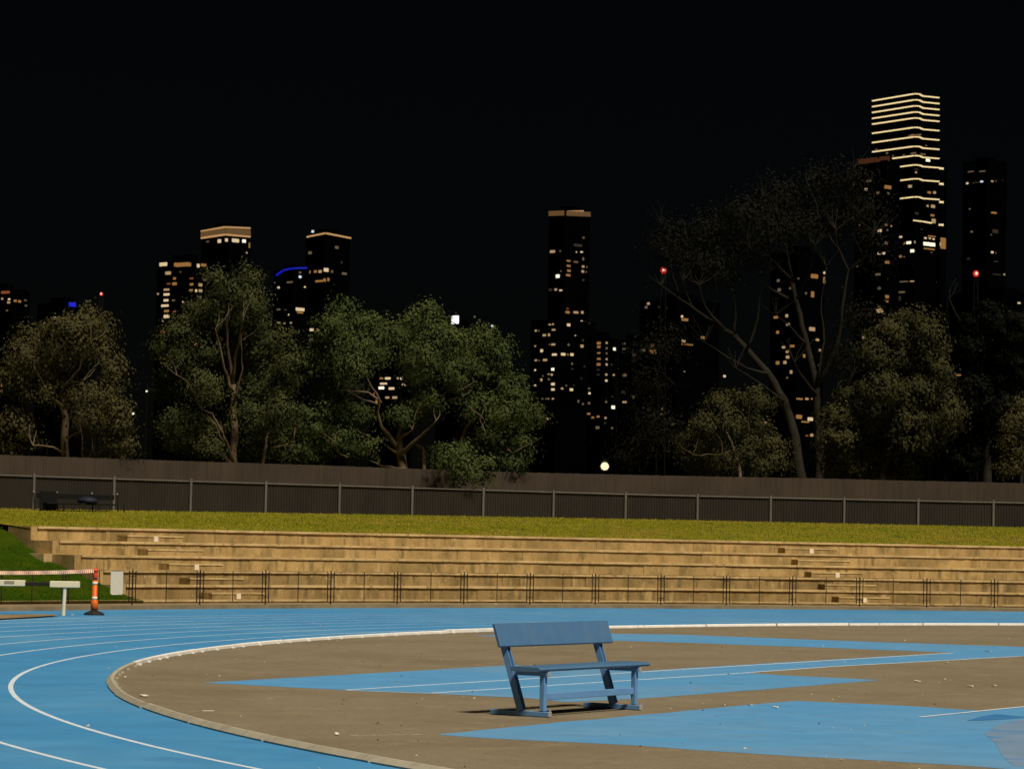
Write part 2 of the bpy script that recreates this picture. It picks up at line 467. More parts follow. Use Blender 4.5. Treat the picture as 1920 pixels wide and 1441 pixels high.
# ================================================================== TERRACE
A0, A1 = 93.0, 139.9
Z = [0.15, 0.525, 0.90, 1.28, 1.65, 2.025]
terr = empty('concrete_terrace', arc(53.9, 125, 0.07), 'long curved weathered concrete terrace of five tiers below the grass', 'terrace')
mb = MB(); arc_block(mb, 53.0, 54.2, A0, A1 + 22, 0.0, Z[0], 90); mb.build('base_slab', 'concrete_dirty', terr)
mb = MB(); arc_block(mb, 52.98, 53.10, A0, A1 + 22, Z[0] - 0.045, Z[0] + 0.004, 320, wear=.003); mb.build('base_edge', 'concrete_edge', terr)
rnd = random.Random(9)
for k in range(1, 6):
    Ri = 53 + 0.9 * k
    a = A1
    while a > A0:
        w = rnd.choice((2.4, 3.0, 3.0, 3.6)) / Ri * 57.3
        b = max(a - w, A0)
        mb = MB(); o_ = rnd.uniform(-.008, .008)
        arc_block(mb, Ri + o_, Ri + 1.15, b + 0.004, a - (0.004 if a < A1 else 0), Z[k - 1] - 0.06, Z[k], 5)
        mb.build('panel', 'concrete' if k > 2 else 'concrete_dirty', terr)
        a = b
    mb = MB(); arc_block(mb, Ri - 0.044, Ri + 0.10, A0, A1 + 0.02, Z[k] - 0.058, Z[k] + 0.006, 320, wear=.0035)
    mb.build('nosing', 'concrete_edge', terr)
# end wall: stepped profile closing the terrace
prof = [(53.95, 0.0)]
for k in range(1, 6):
    prof += [(53 + .9 * k + .01, Z[k - 1] - .002), (53 + .9 * k + .01, Z[k] - .004)]
prof += [(58.45, Z[5] - .004), (58.45, 0.0)]
vs = [arc(r, A1 + .004, z) for r, z in prof] + [arc(r, A1 + 0.24, z) for r, z in prof]
m_ = len(prof)
mb = MB(); mb.add(vs, [tuple(range(m_)), tuple(range(2 * m_ - 1, m_ - 1, -1))] + [(i, (i + 1) % m_, m_ + (i + 1) % m_, m_ + i) for i in range(m_)])
ew = mb.build('end_wall', 'concrete', terr)
bm = bmesh.new(); bm.from_mesh(ew.data); bmesh.ops.recalc_face_normals(bm, faces=bm.faces); bm.to_mesh(ew.data); bm.free()
mb = MB(); arc_block(mb, 56.6, 57.2, A1 + .25, A1 + .55, 0.8, 1.30, 2); mb.build('end_block', 'concrete_edge', terr)
# half steps of the two stairs
for a0, a1, marks, off in ((137.08, 135.08, (0, 2, 4), 0.50), (112.85, 110.92, (0, 2, 4), 0.50)):
    for k in range(5):
        Rf = 53.9 + .9 * k - .45
        mb = MB(); arc_block(mb, Rf, 53.9 + .9 * k + .02, a1, a0, Z[k] - .01, Z[k] + .18, 3)
        st = mb.build('step', 'concrete' if k > 1 else 'concrete_dirty', terr)
        mb = MB(); arc_block(mb, Rf - .018, Rf + .05, a1 - .01, a0 + .01, Z[k] + .140, Z[k] + .186, 12, wear=.003); mb.build('step_edge', 'concrete_edge', st)
        if k in marks:
            am = a0 + (a1 - a0) * off; w = .075 / Rf * 57.3
            mb = MB(); arc_block(mb, Rf - .042, Rf + .01, am - w, am + w, Z[k] + .012, Z[k] + .16, 1); mb.build('step_marker', 'marker_white', st)

# ================================================================== GRASS BANK
def bank_z(a, R):
    zb = np.interp(a, [100, 112, 122, 132], [2.78, 2.77, 2.70, 2.60])      # foot of the fence
    if a <= A1 + .25:
        return float(np.interp(R, [57.5, 58.2, 60, 66, 70, 76, 90], [1.96, 2.03, 2.17, zb - .22, zb, zb + .1, zb + .1]))
    base = np.interp(R, [52.6, 53.4, 54.9, 56.8, 58.0, 58.5, 60, 66, 70, 76, 90], [0.10, 0.2, 0.60, 1.13, 1.62, 1.96, 2.17, zb - .22, zb, zb + .1, zb + .1])
    return float(base)
def bank(name, a0, a1, Rs, m, na):
    mb = MB(); vs = []
    for i in range(na + 1):
        a = a0 + (a1 - a0) * i / na
        for R in Rs:
            vs.append(arc(R, a, bank_z(a, R)))
    L = len(Rs)
    mb.add(vs, [(i * L + j, i * L + j + 1, (i + 1) * L + j + 1, (i + 1) * L + j) for i in range(na) for j in range(L - 1)])
    o = mb.build(name, m, None, True)
    bm = bmesh.new(); bm.from_mesh(o.data)
    bmesh.ops.recalc_face_normals(bm, faces=bm.faces)
    if sum(f.normal.z for f in bm.faces) < 0: bmesh.ops.reverse_faces(bm, faces=bm.faces)
    bm.to_mesh(o.data); bm.free()
    return tag(o, kind='structure')
bank('grass_bank', 90, A1 + .25, [57.52, 57.8, 58.2, 59, 60, 62, 64, 66, 68, 70, 73, 76, 90], 'grass_soil', 60)
bank('grass_slope_shaded', A1 + .2501, 170, [52.9, 53.4, 54.2, 54.9, 55.8, 56.8, 57.6, 58.3, 59, 60, 62, 64, 66, 68, 70, 73, 76, 90], 'grass_slope_shaded', 40)
rng = np.random.default_rng(3)
def grass(name, label, N, a0, a1, Rlo, Rhi, m, hmin, hmax):
    aa = rng.uniform(a0, a1, N); RR = np.sqrt(rng.uniform(Rlo ** 2, Rhi ** 2, N))
    V = np.zeros((N, 3, 3)); h = rng.uniform(hmin, hmax, N); th = rng.uniform(0, 2 * np.pi, N); w = rng.uniform(.008, .016, N)
    for i in range(N):
        z = bank_z(aa[i], RR[i])
        x = CX + RR[i] * math.cos(R_(aa[i])); y = CY + RR[i] * math.sin(R_(aa[i]))
        dx, dy = math.cos(th[i]) * w[i], math.sin(th[i]) * w[i]
        lx, ly = rng.normal(0, .35, 2) * h[i]
        V[i] = ((x - dx, y - dy, z - .005), (x + dx, y + dy, z - .005), (x + lx, y + ly, z + h[i]))
    me = bpy.data.meshes.new(name)
    me.vertices.add(N * 3); me.vertices.foreach_set('co', V.reshape(-1))
    me.loops.add(N * 3); me.loops.foreach_set('vertex_index', np.arange(N * 3, dtype=np.int32))
    me.polygons.add(N); me.polygons.foreach_set('loop_start', np.arange(0, N * 3, 3, dtype=np.int32)); me.polygons.foreach_set('loop_total', np.full(N, 3, dtype=np.int32))
    me.materials.append(MATS[m]); me.update(calc_edges=True)
    o = bpy.data.objects.new(name, me); COL.objects.link(o)
    return tag(o, label, 'grass', kind='stuff')
grass('grass', 'short yellow green grass on the bank above the terrace', 90000, 97, A1 + .3, 57.6, 70.2, 'grass_blade', .02, .06)
grass('grass', 'green grass coloured as if shaded on the slope left of the terrace end', 26000, A1 + .3, 156, 53.0, 70.2, 'grass_slope_blade_shaded', .03, .07)

# ================================================================== TRACKSIDE RAILING
rail = empty('trackside_railing', arc(50.72, 125, 0.07), 'low dark metal railing with thin uprights between track and terrace', 'railing')
bear = [143.03 + 2.66 * k for k in range(6, 0, -1)] + [143.03, 140.32, 137.69, 135.06, 132.37, 129.68, 127.01, 124.37, 121.73, 119.1, 116.45, 113.78, 111.12, 108.46, 105.8, 103.1, 100.4]
RB = 50.72
HT = 0.96
for i, a in enumerate(bear):
    mb = MB(); mb.tube([arc(RB, a, 0.06), arc(RB, a, HT + .03)], .018, 8); mb.tube([arc(RB, a, 0.06), arc(RB, a, 0.085)], .05, 8)
    mb.build('post', 'steel_dark', rail)
    if i + 1 < len(bear):
        b = bear[i + 1]
        g = 0.115 / RB * 57.3
        ends = (a - g, b + g)
        for e, r_ in ((ends[0], .014), ((a + b) / 2, .011), (ends[1], .014)):
            mb = MB(); mb.tube([arc(RB, e, .17), arc(RB, e, HT)], r_, 6); mb.build('upright', 'steel_dark', rail)
        for z in (.17, HT):
            mb = MB(); mb.tube([arc(RB, ends[0] + (ends[1] - ends[0]) * t / 4, z) for t in range(5)], .006, 5); mb.build('cross_rod', 'steel_dark', rail)
        for e, s_ in ((ends[0], a), (ends[1], b)):
            for z in (.3, .82):
                mb = MB(); mb.tube([arc(RB, e, z), arc(RB, s_, z)], .008, 5); mb.build('bracket', 'steel_dark', rail)
# white board tied to the railing
c0 = oncyl(208, 1070, RB - .06); c1 = oncyl(230, 1114, RB - .06)
Tn = (c1 - c0); Tn.z = 0; wd = Tn.length; Tn.normalize(); Nn = Vector((-Tn.y, Tn.x, 0))
if Nn.y > 0: Nn = -Nn
mb = MB(); cc = (c0 + c1) / 2; hh = c0.z - c1.z
# rounded rectangle, slightly bowed
pts = []
for qx, qz, s0 in ((1, 1, 0), (-1, 1, 90), (-1, -1, 180), (1, -1, 270)):
    r = .05
    for t in range(5):
        an = R_(s0 + t * 22.5)
        pts.append((qx * (wd / 2 - r) + r * math.cos(an), qz * (hh / 2 - r) + r * math.sin(an)))
fr = [cc + Tn * x + Vector((0, 0, z)) + Nn * (.03 - .10 * (x / wd) ** 2) for x, z in pts]; bk = [p - Nn * .012 for p in fr]
m_ = len(pts); mb.add(fr + bk, [tuple(range(m_)), tuple(range(2 * m_ - 1, m_ - 1, -1))] + [(i, m_ + i, m_ + (i + 1) % m_, (i + 1) % m_) for i in range(m_)])
bo = mb.build('notice_board', 'sign_white')
tag(bo, 'blank white rounded board fixed to the dark railing beside the orange bollard', 'board')
bm = bmesh.new(); bm.from_mesh(bo.data); bmesh.ops.recalc_face_normals(bm, faces=bm.faces); bm.to_mesh(bo.data); bm.free()

# ================================================================== BACK FENCES
fb = [131.78 + 2.41 * k for k in range(7, 0, -1)] + [131.78, 129.27, 126.83, 124.42, 122.03, 119.65, 117.31, 114.99, 112.6, 110.21, 107.78, 105.34, 102.89, 100.41, 98.0, 95.6]
RF = 70.0
fz = lambda a: bank_z(min(a, 139), 70.0)
fr_h = lambda a: float(np.interp(a, [100, 112, 120, 132], [.93, .90, .97, 1.07]))
fence = empty('sheet_fence', arc(RF, 118, 2.7), 'long dark ribbed sheet metal fence with grey posts and top rail', 'fence')
for i, a in enumerate(fb):
    zb, h = fz(a), fr_h(a)
    mb = MB(); X = (arc(1, a + 90) - arc(0, 0)); X = Vector((-math.sin(R_(a)), math.cos(R_(a)), 0)); Y = Vector((math.cos(R_(a)), math.sin(R_(a)), 0))
    mb.box(arc(RF, a, zb + (h + .10) / 2 - .05), (.085, .085, h + .16), X, Y, bevel=.008)
    mb.build('post', 'steel_grey', fence)
    if i + 1 < len(fb):
        b = fb[i + 1]; zb2, h2 = fz(b), fr_h(b)
        mb = MB(); mb.tube([arc(RF - .01, a, zb + h), arc(RF - .01, b, zb2 + h2)], .021, 8); mb.build('top_rail', 'steel_grey', fence)
        P0, P1 = arc(RF + .02, a, 0), arc(RF + .02, b, 0)
        d = (P1 - P0); Ln = d.length; d.normalize(); nn = Vector((-d.y, d.x, 0))
        mb = MB(); vs = []; K = 27
        q = 0
        for k in range(K):
            for f, off in ((0, .0), (.34, .0), (.5, .022), (.84, .022)):
                t = (k + f) / K; p = P0 + d * (Ln * t) + nn * off
                lo = zb + (zb2 - zb) * t - .05; hi = zb + h + (zb2 + h2 - zb - h) * t - .03
                vs += [Vector((p.x, p.y, lo)), Vector((p.x, p.y, hi))]; q += 1
        mb.add(vs, [(2 * k, 2 * k + 2, 2 * k + 3, 2 * k + 1) for k in range(q - 1)])
        mb.build('sheet_panel', 'sheet_dark', fence)
# taller paling fence behind
RP = 71.6
pf_top = lambda a: float(np.interp(a, [100, 106, 112, 116, 122, 127, 132], [1.73, 1.72, 1.66, 1.66, 1.72, 1.75, 1.77]))
palf = empty('paling_fence', arc(RP, 118, 2.75), 'tall brown timber paling fence rising behind the sheet fence', 'fence')
rnd = random.Random(2)
step = .105 / RP * 57.3
a = 148.0
while a > 94:
    b = a - 2.4
    mb = MB(); mb2 = MB()
    x = a
    while x > b + step * .5:
        zt = fz(x) + pf_top(x) + rnd.uniform(-.006, .008); o_ = rnd.uniform(-.005, .005)
        Xv = Vector((-math.sin(R_(x)), math.cos(R_(x)), 0)); Yv = Vector((math.cos(R_(x)), math.sin(R_(x)), 0))
        zl = fz(x) - .1
        mb.box(arc(RP + o_, x - step / 2, (zt + zl) / 2), (.102, .018, zt - zl), Xv, Yv)
        x -= step
    o = mb.build('paling', 'paling_brown', palf); o['kind'] = 'stuff'
    for zz in (.35, 1.35): mb2.tube([arc(RP + .06, a, fz(a) + zz), arc(RP + .06, b, fz(b) + zz)], .035, 4)
    mb2.build('back_rail', 'paling_brown', palf)
    a = b
# dark bench with a bag against the fence at left
def fence_frame(px, py, R):
    p = oncyl(px, py, R); a = math.degrees(math.atan2(p.y - CY, p.x - CX)); return p, a
pA, aA = fence_frame(72, 955, 69.0); pB, aB = fence_frame(228, 957, 69.0)
db = empty('park_bench', arc(69.0, (aA + aB) / 2, fz(aA)), 'black low bench frame standing against the sheet fence at far left', 'bench')
gz = bank_z(aA, 69.0)
def abox(name, R, a, z, sx, sy, sz, m, par, a_ext=None):
    Xv = Vector((-math.sin(R_(a)), math.cos(R_(a)), 0)); Yv = Vector((math.cos(R_(a)), math.sin(R_(a)), 0))
    mb = MB(); mb.box(arc(R, a, z), (sx, sy, sz), Xv, Yv, bevel=.01); return mb.build(name, m, par)
am = (aA + aB) / 2; Lb = (aA - aB) / 57.3 * 69.0
mat('bench_black', (0.006, 0.006, 0.006), .6, .2, var=(4, ONE, .2))
mat('chrome_tip', (0.32, 0.30, 0.27), .4, .5, var=(9, ONE, .1))
abox('backrest', 69.28, am, gz + .50, Lb * .93, .04, .17, 'bench_black', db)
abox('seat', 69.05, am, gz + .26, Lb * .86, .40, .05, 'bench_black', db)
abox('side_panel', 69.1, aA - .35, gz + .34, .62, .04, .62, 'bench_black', db)
for aa in (aA, aA - .72, aB + .8, aB):
    mb = MB(); mb.tube([arc(69.22, aa, gz - .02), arc(69.3, aa, gz + .60)], .022, 8); mb.tube([arc(68.85, aa, gz - .02), arc(68.87, aa, gz + .25)], .022, 8)
    lg = mb.build('leg', 'bench_black', db)
    mb = MB(); mb.tube([arc(69.3, aa, gz + .60), arc(69.3, aa, gz + .645)], .028, 8); mb.build('cap', 'chrome_tip', lg)
bgp = arc(68.98, (aA * .42 + aB * .58), gz + .285)
mb = MB(); mb.lathe(bgp, [(.10, 0), (.21, .02), (.23, .09), (.18, .16), (.08, .20), (.03, .21)], 14)
for i, v in enumerate(mb.v): mb.v[i] = (bgp.x + (v[0] - bgp.x) * 1.5, v[1], v[2] + .012 * math.sin(i * 1.7))
bg_o = mb.build('bag', 'bag_blue', None, True); tag(bg_o, 'dark blue bag lying on the black bench by the fence', 'bag')

# ================================================================== BLUE BENCH
u = Vector((0.536, 0.844, 0)).normalized(); v = Vector((u.y, -u.x, 0)); w_ = Vector((0, 0, 1))
B0 = onz(922, 1337.5, 0.004)
bench = empty('bench', B0, 'blue painted bench with plank back standing alone on the infield', 'bench')
def L3(x, y, z): return B0 + u * x + v * y + w_ * z
Lx = 1.97
for xx in (0.0, Lx):
    mb = MB(); mb.box(L3(xx, .37, .028), (.065, .74, .056), u, v, w_, bevel=.006); ft = mb.build('foot', 'bench_frame_blue', bench)
    mb = MB(); mb.box(L3(xx, .742, .030), (.066, .012, .056), u, v, w_, bevel=.003); mb.build('end_cap', 'bench_cap', ft)
    # raked rear upright as a channel section
    a_, b_ = L3(xx, .385, .058), L3(xx, .081, .962)
    zz = (b_ - a_).normalized(); yy = zz.cross(u).normalized()
    mb = MB(); cen = (a_ + b_) / 2; ln = (b_ - a_).length
    mb.box(cen - u * .032, (.010, .075, ln), u, yy, zz); mb.box(cen + yy * .0325 * (1 if yy.dot(v) < 0 else -1), (.054, .010, ln), u, yy, zz)
    mb.box(cen + u * .032, (.010, .075, ln), u, yy, zz)
    mb.build('rear_upright', 'bench_frame_blue', bench)
    mb = MB(); mb.box(L3(xx, .655, .255), (.062, .058, .39), u, v, w_, bevel=.006); mb.build('leg', 'bench_frame_blue', bench)
    mb = MB(); mb.box(L3(xx, .47, .462), (.06, .50, .05), u, v, w_, bevel=.006); br = mb.build('seat_bracket', 'bench_frame_blue', bench)
    mb = MB(); mb.box(L3(xx + .0, .725, .455), (.05, .012, .055), u, v, w_, bevel=.003); mb.build('end_cap', 'bench_cap', br)
    mb = MB()
    for yv in (.60, .715): mb.tube([L3(xx + .045, yv, .06), L3(xx + .045, yv, .082)], .013, 6)
    mb.build('bolt', 'bench_cap', ft)
# seat plank with a rounded front edge
prof = [(.36, .488), (.70, .488), (.726, .494), (.738, .512), (.726, .532), (.70, .537), (.36, .537)]
vs = [L3(-.21, y, z) for y, z in prof] + [L3(Lx + .21, y, z) for y, z in prof]; m_ = len(prof)
mb = MB(); mb.add(vs, [tuple(range(m_)), tuple(range(2 * m_ - 1, m_ - 1, -1))] + [(i, m_ + i, m_ + (i + 1) % m_, (i + 1) % m_) for i in range(m_)])
so = mb.build('seat', 'bench_blue', bench)
bm = bmesh.new(); bm.from_mesh(so.data); bmesh.ops.recalc_face_normals(bm, faces=bm.faces); bm.to_mesh(so.data); bm.free()
# backrest plank, on the front of the uprights
zz = (L3(0, .065, 1.01) - L3(0, .385, .058)).normalized(); yy = zz.cross(u).normalized()
if yy.dot(v) < 0: yy = -yy
cen = L3(Lx / 2, .385 - .336 * (.843 - .058), .843) + yy * .062
mb = MB(); mb.box(cen, (Lx + .44, .038, .265), u, yy, zz, bevel=.008); bk_ = mb.build('backrest', 'bench_blue', bench)
mb = MB()
for xx in (0.0, Lx):
    for dz in (-.07, .07):
        c_ = cen + u * (xx - Lx / 2) + zz * dz + yy * .019
        mb.tube([c_ - yy * .004, c_ + yy * .003], .008, 6)
mb.build('bolt', 'bench_blue', bk_)
mb = MB(); mb.box(L3(Lx / 2, .655, .215), (Lx - .07, .028, .075), u, v, w_, bevel=.005); mb.build('stretcher', 'bench_frame_blue', bench)

# ================================================================== STEEPLE BARRIER, BOLLARD, TAPE
g0 = onz(122, 1153, 0.0)
sb = empty('steeplechase_barrier', g0, 'white and black banded barrier beam on a white post left of bollard', 'barrier')
Yb = g0.y
def bx(px0, px1, py0, py1, Y0, th, name, m, par, tilt=0.0):
    a_ = at(px0, (py0 + py1) / 2, Y0); b_ = at(px1, (py0 + py1) / 2 + tilt, Y0)
    d = (b_ - a_); ln = d.length; d.normalize(); hh = at(px0, py0, Y0).z - at(px0, py1, Y0).z
    nn = Vector((0, 1, 0)); nn = (nn - d * nn.dot(d)).normalized(); up = d.cross(nn)
    mb = MB(); mb.box((a_ + b_) / 2, (ln, th, abs(hh)), d, nn, up, bevel=.012); return mb.build(name, m, par)
bx(94, 149.5, 1088.5, 1100.5, Yb, .13, 'white_band', 'white_board', sb, .8)
bx(47.5, 94, 1090, 1097.5, Yb, .09, 'black_band', 'black_band', sb, .6)
wl = bx(-60, 47.5, 1086, 1097.5, Yb, .13, 'white_band', 'white_board', sb, .9)
pl = bx(8, 27, 1088, 1093.5, Yb - .070, .006, 'name_plate', 'plate_grey', wl, .2)
bx(-107, -60, 1087, 1094.5, Yb, .09, 'black_band', 'black_band', sb, .6)
for pxp in (121.7, -84):
    tp = at(pxp, 1099, Yb); gp = Vector((tp.x - .02, Yb, .0))
    mb = MB(); mb.tube([gp, Vector((tp.x, Yb, tp.z))], .042, 12); mb.tube([gp, gp + Vector((0, 0, .03))], .048, 12)
    mb.build('leg', 'white_post', sb, False)
gb = onz(176.5, 1152.5, 0.0)
def bollard(gb, label):
    bo = empty('bollard', gb, label, 'bollard', 'orange bollards holding the striped tape')
    mb = MB(); mb.lathe(gb, [(.235, 0), (.235, .03), (.20, .06), (.13, .085), (.09, .105)], 8); mb.build('base', 'rubber_black', bo)
    mb = MB(); mb.lathe(gb, [(.085, .10), (.082, .32), (.062, .345), (.055, .80)], 14); mb.build('shaft', 'bollard_orange', bo, True)
    mb = MB(); mb.lathe(gb, [(.056, .80), (.058, .90), (.060, .955), (.045, .985), (.075, 1.0), (.075, 1.05), (.03, 1.062)], 14); mb.build('top', 'bollard_red', bo, True)
    for z in (.36, .70):
        mb = MB(); mb.lathe(gb, [(.064, z), (.062, z + .06)], 14); mb.build('reflective_band', 'reflective_band', bo, True)
    return bo
bollard(gb, 'orange bollard with two white bands and black base, right end of tape')
g2 = gb + Vector((-5.2, -1.0, 0)); bollard(g2, 'orange bollard at the far left end of the striped tape')
# sagging striped tape
pa = gb + Vector((-.03, -.07, 1.01)); pb_ = g2 + Vector((.03, -.07, 1.03))
mb = MB(); NS = 240
P = [pa.lerp(pb_, i / NS) - Vector((0, 0, .09 * 4 * (i / NS) * (1 - i / NS))) for i in range(NS + 1)]
for i in range(NS):
    mi = i % 2
    tw = .2 * math.sin(i * .35)
    upv = Vector((0, math.sin(tw), math.cos(tw))) * .042; th = Vector((0, math.cos(tw), -math.sin(tw))) * .006
    lean = (P[1] - P[0]) * .5
    A_, B_ = P[i], P[i + 1]
    q = [A_ - upv - lean, B_ - upv - lean, B_ + upv + lean * .5, A_ + upv + lean * .5]
    mb.add([x - th for x in q] + [x + th for x in q], [(0, 1, 2, 3), (7, 6, 5, 4), (0, 4, 5, 1), (3, 2, 6, 7)], mi)
tag(mb.build('barrier_tape', ['tape_white', 'tape_red']), 'sagging red and white striped tape tied to the orange bollard', 'tape')

# ================================================================== LITTER ON THE INFIELD
def scrap(px, py, sx, sy, label, rot=0.3, z=.012):
    p = onz(px, py, z + .004); mb = MB()
    X = Vector((math.cos(rot), math.sin(rot), 0)); Y = Vector((-X.y, X.x, 0)); r = random.Random(int(px))
    pts = [p + X * (sx * a_ * r.uniform(.8, 1.1)) + Y * (sy * b_ * r.uniform(.8, 1.1)) + Vector((0, 0, r.uniform(0, .008))) for a_, b_ in ((-.5, -.5), (.1, -.55), (.5, -.4), (.52, .3), (.05, .5), (-.5, .45))]
    lo = [q - Vector((0, 0, .008)) for q in pts]
    mb.add(pts + lo, [(0, 1, 2, 3, 4, 5), (11, 10, 9, 8, 7, 6)] + [(i, 6 + i, 6 + (i + 1) % 6, (i + 1) % 6) for i in range(6)])
    tag(mb.build('paper_scrap', 'paper'), label, 'litter')
scrap(270, 1302.5, .07, .20, 'white paper scrap just inside the left end of the kerb', .4, .014)
scrap(234, 1268, .03, .09, 'tiny white scrap inside the leftmost bend of the kerb', .2)
scrap(1407, 1320, .035, .12, 'bright white scrap lying on asphalt above the blue fan tip at right', .2)
scrap(1354, 1320, .035, .12, 'small white scrap left of another on asphalt right of bench', .7)
scrap(1453, 1324, .035, .13, 'small white scrap on the upper part of the blue fan', .5)
scrap(1720, 1275.5, .06, .16, 'flat pale scrap on brown asphalt at right', .2)
scrap(1818, 1285, .05, .14, 'pale scrap on brown asphalt, left of the pair at far right', .5)
scrap(1864, 1284, .05, .14, 'pale scrap on brown asphalt, right of the pair at far right', .1)
scrap(1775, 1241, .04, .16, 'white scrap just below the painted runway edge at right', .3)
scrap(1853, 1220, .04, .22, 'white scrap on the pale blue runway at far right', .3)
scrap(632, 1374, .04, .10, 'pale scrap on asphalt left of the chalk dashes', .1)
scrap(930, 1131.5, .06, .12, 'tiny white scrap at the foot of the railing', .1, .09)
scrap(136, 1151.5, .05, .10, 'tiny white scrap between barrier post and orange bollard', .1)

rg_ = random.Random(77)
mb = MB()
for i in range(650):
    a_ = rg_.uniform(100, 232); r_ = RK - .1 - abs(rg_.gauss(0, 1)) * 11
    if rg_.random() < .12: r_ = RK + rg_.uniform(.1, 6)
    p = arc(r_, a_, .006); sz = rg_.uniform(.006, .02) * (1.5 if rg_.random() < .06 else 1)
    if p.y < 18 or p.y > 70: continue
    t = rg_.uniform(0, 6.28)
    q = [p + Vector((math.cos(t + k * 2.09) * sz * rg_.uniform(.6, 1.4), math.sin(t + k * 2.09) * sz * rg_.uniform(.6, 1.4), 0)) for k in range(3)]
    mb.add(q + [p + Vector((0, 0, sz * .8))], [(0, 1, 3), (1, 2, 3), (2, 0, 3)], i % 3)
mat('grit_dark', (0.05, 0.038, 0.024), .9, .1, var=(9, ONE, .3)); mat('grit_tan', (0.26, 0.19, 0.10), .9, .1, var=(9, ONE, .3)); mat('grit_pale', (0.5, 0.44, 0.32), .9, .1, var=(9, ONE, .2))
tag(mb.build('grit', ['grit_dark', 'grit_tan', 'grit_pale']), 'loose grit and dry leaf crumbs scattered over the infield and inner lanes', 'grit', kind='stuff')

# ================================================================== TREES
def make_leaves(name, blobs, D, dens, size, m, parent, seed, spread=.30, gapn=0.0):
    """leaf-sized faces clumped on the shells of the crown's foliage masses"""
    rg = np.random.default_rng(seed)
    pos = []; nrm = []
    for bl in blobs:
        cx, cy, rx, ry = bl[:4]
        dd = bl[4] if len(bl) > 4 else rg.uniform(-1.6, 1.6)
        Y = D + dd
        c = np.array(at(cx, cy, Y)); s = FPX / Y
        rx, ry = rx / s, ry / s
        rz = (rx + ry) / 2
        rx, ry, rz = rx * 1.16, ry * 1.2, rz * 1.15
        ncl = max(8, int(dens * 12.0 * (rx * ry + rx * rz + ry * rz) / 3))
        d = rg.normal(size=(ncl, 3)); d /= np.linalg.norm(d, axis=1)[:, None]
        d[:, 2] = np.where(d[:, 2] < -.75, -d[:, 2] * .6, d[:, 2])
        rad = rg.uniform(.62, 1.06, ncl) ** .8
        cc = c + d * rad[:, None] * np.array([rx, rz, ry])
        for i in range(ncl):
            k = int(rg.integers(44, 70))
            o = rg.normal(0, spread * rg.uniform(.6, 1.15), (k, 3)); o[:, 2] = o[:, 2] * .75 - .05
            o *= rg.uniform(.8, 1.25)
            pos.append(cc[i] + o)
            on = o / (np.linalg.norm(o, axis=1)[:, None] + 1e-6)
            nn = d[i] * 1.1 + on * .9 + rg.normal(0, .38, (k, 3)); nn[:, 2] += .2
            nrm.append(nn)
    pos = np.concatenate(pos); nrm = np.concatenate(nrm); nrm /= np.linalg.norm(nrm, axis=1)[:, None]
    N = len(pos)
    down = np.zeros((N, 3)); down[:, 2] = -1; down += rg.normal(0, .55, (N, 3))
    ax = down - nrm * np.sum(down * nrm, axis=1)[:, None]; ax /= np.linalg.norm(ax, axis=1)[:, None] + 1e-9
    sd = np.cross(nrm, ax)
    L = size * rg.uniform(.6, 1.5, N)[:, None]; Wd = L * rg.uniform(.4, .7, N)[:, None]
    V = np.stack([pos - ax * L * .5, pos + sd * Wd * .5, pos + ax * L * .5, pos - sd * Wd * .5], axis=1)
    me = bpy.data.meshes.new(name)
    me.vertices.add(N * 4); me.vertices.foreach_set('co', V.reshape(-1))
    me.loops.add(N * 4); me.loops.foreach_set('vertex_index', np.arange(N * 4, dtype=np.int32))
    me.polygons.add(N); me.polygons.foreach_set('loop_start', np.arange(0, N * 4, 4, dtype=np.int32)); me.polygons.foreach_set('loop_total', np.full(N, 4, dtype=np.int32))
    me.materials.append(MATS[m]); me.update(calc_edges=True)
    o = bpy.data.objects.new(name, me); COL.objects.link(o)
    o.parent = parent; o.matrix_parent_inverse = Matrix.Translation(-parent.location)
    return o

def limb_mb(mb, pts, D, r0, r1, dd, rg):
    P = []
    n_ = len(pts)
    for i, q in enumerate(pts):
        t = i / max(1, n_ - 1)
        P.append(at(q[0], q[1], D + dd * t))
    # subdivide with a little wander
    Q = [P[0]]
    for a_, b_ in zip(P, P[1:]):
        ln = (b_ - a_).length
        for k in (1, 2, 3):
            p = a_.lerp(b_, k / 3)
            if k < 3: p = p + Vector((rg.uniform(-1, 1), rg.uniform(-1, 1), rg.uniform(-1, 1))) * ln * .035
            Q.append(p)
    m_ = len(Q)
    mb.tube(Q, [r0 + (r1 - r0) * (i / (m_ - 1)) ** .8 for i in range(m_)], 7)

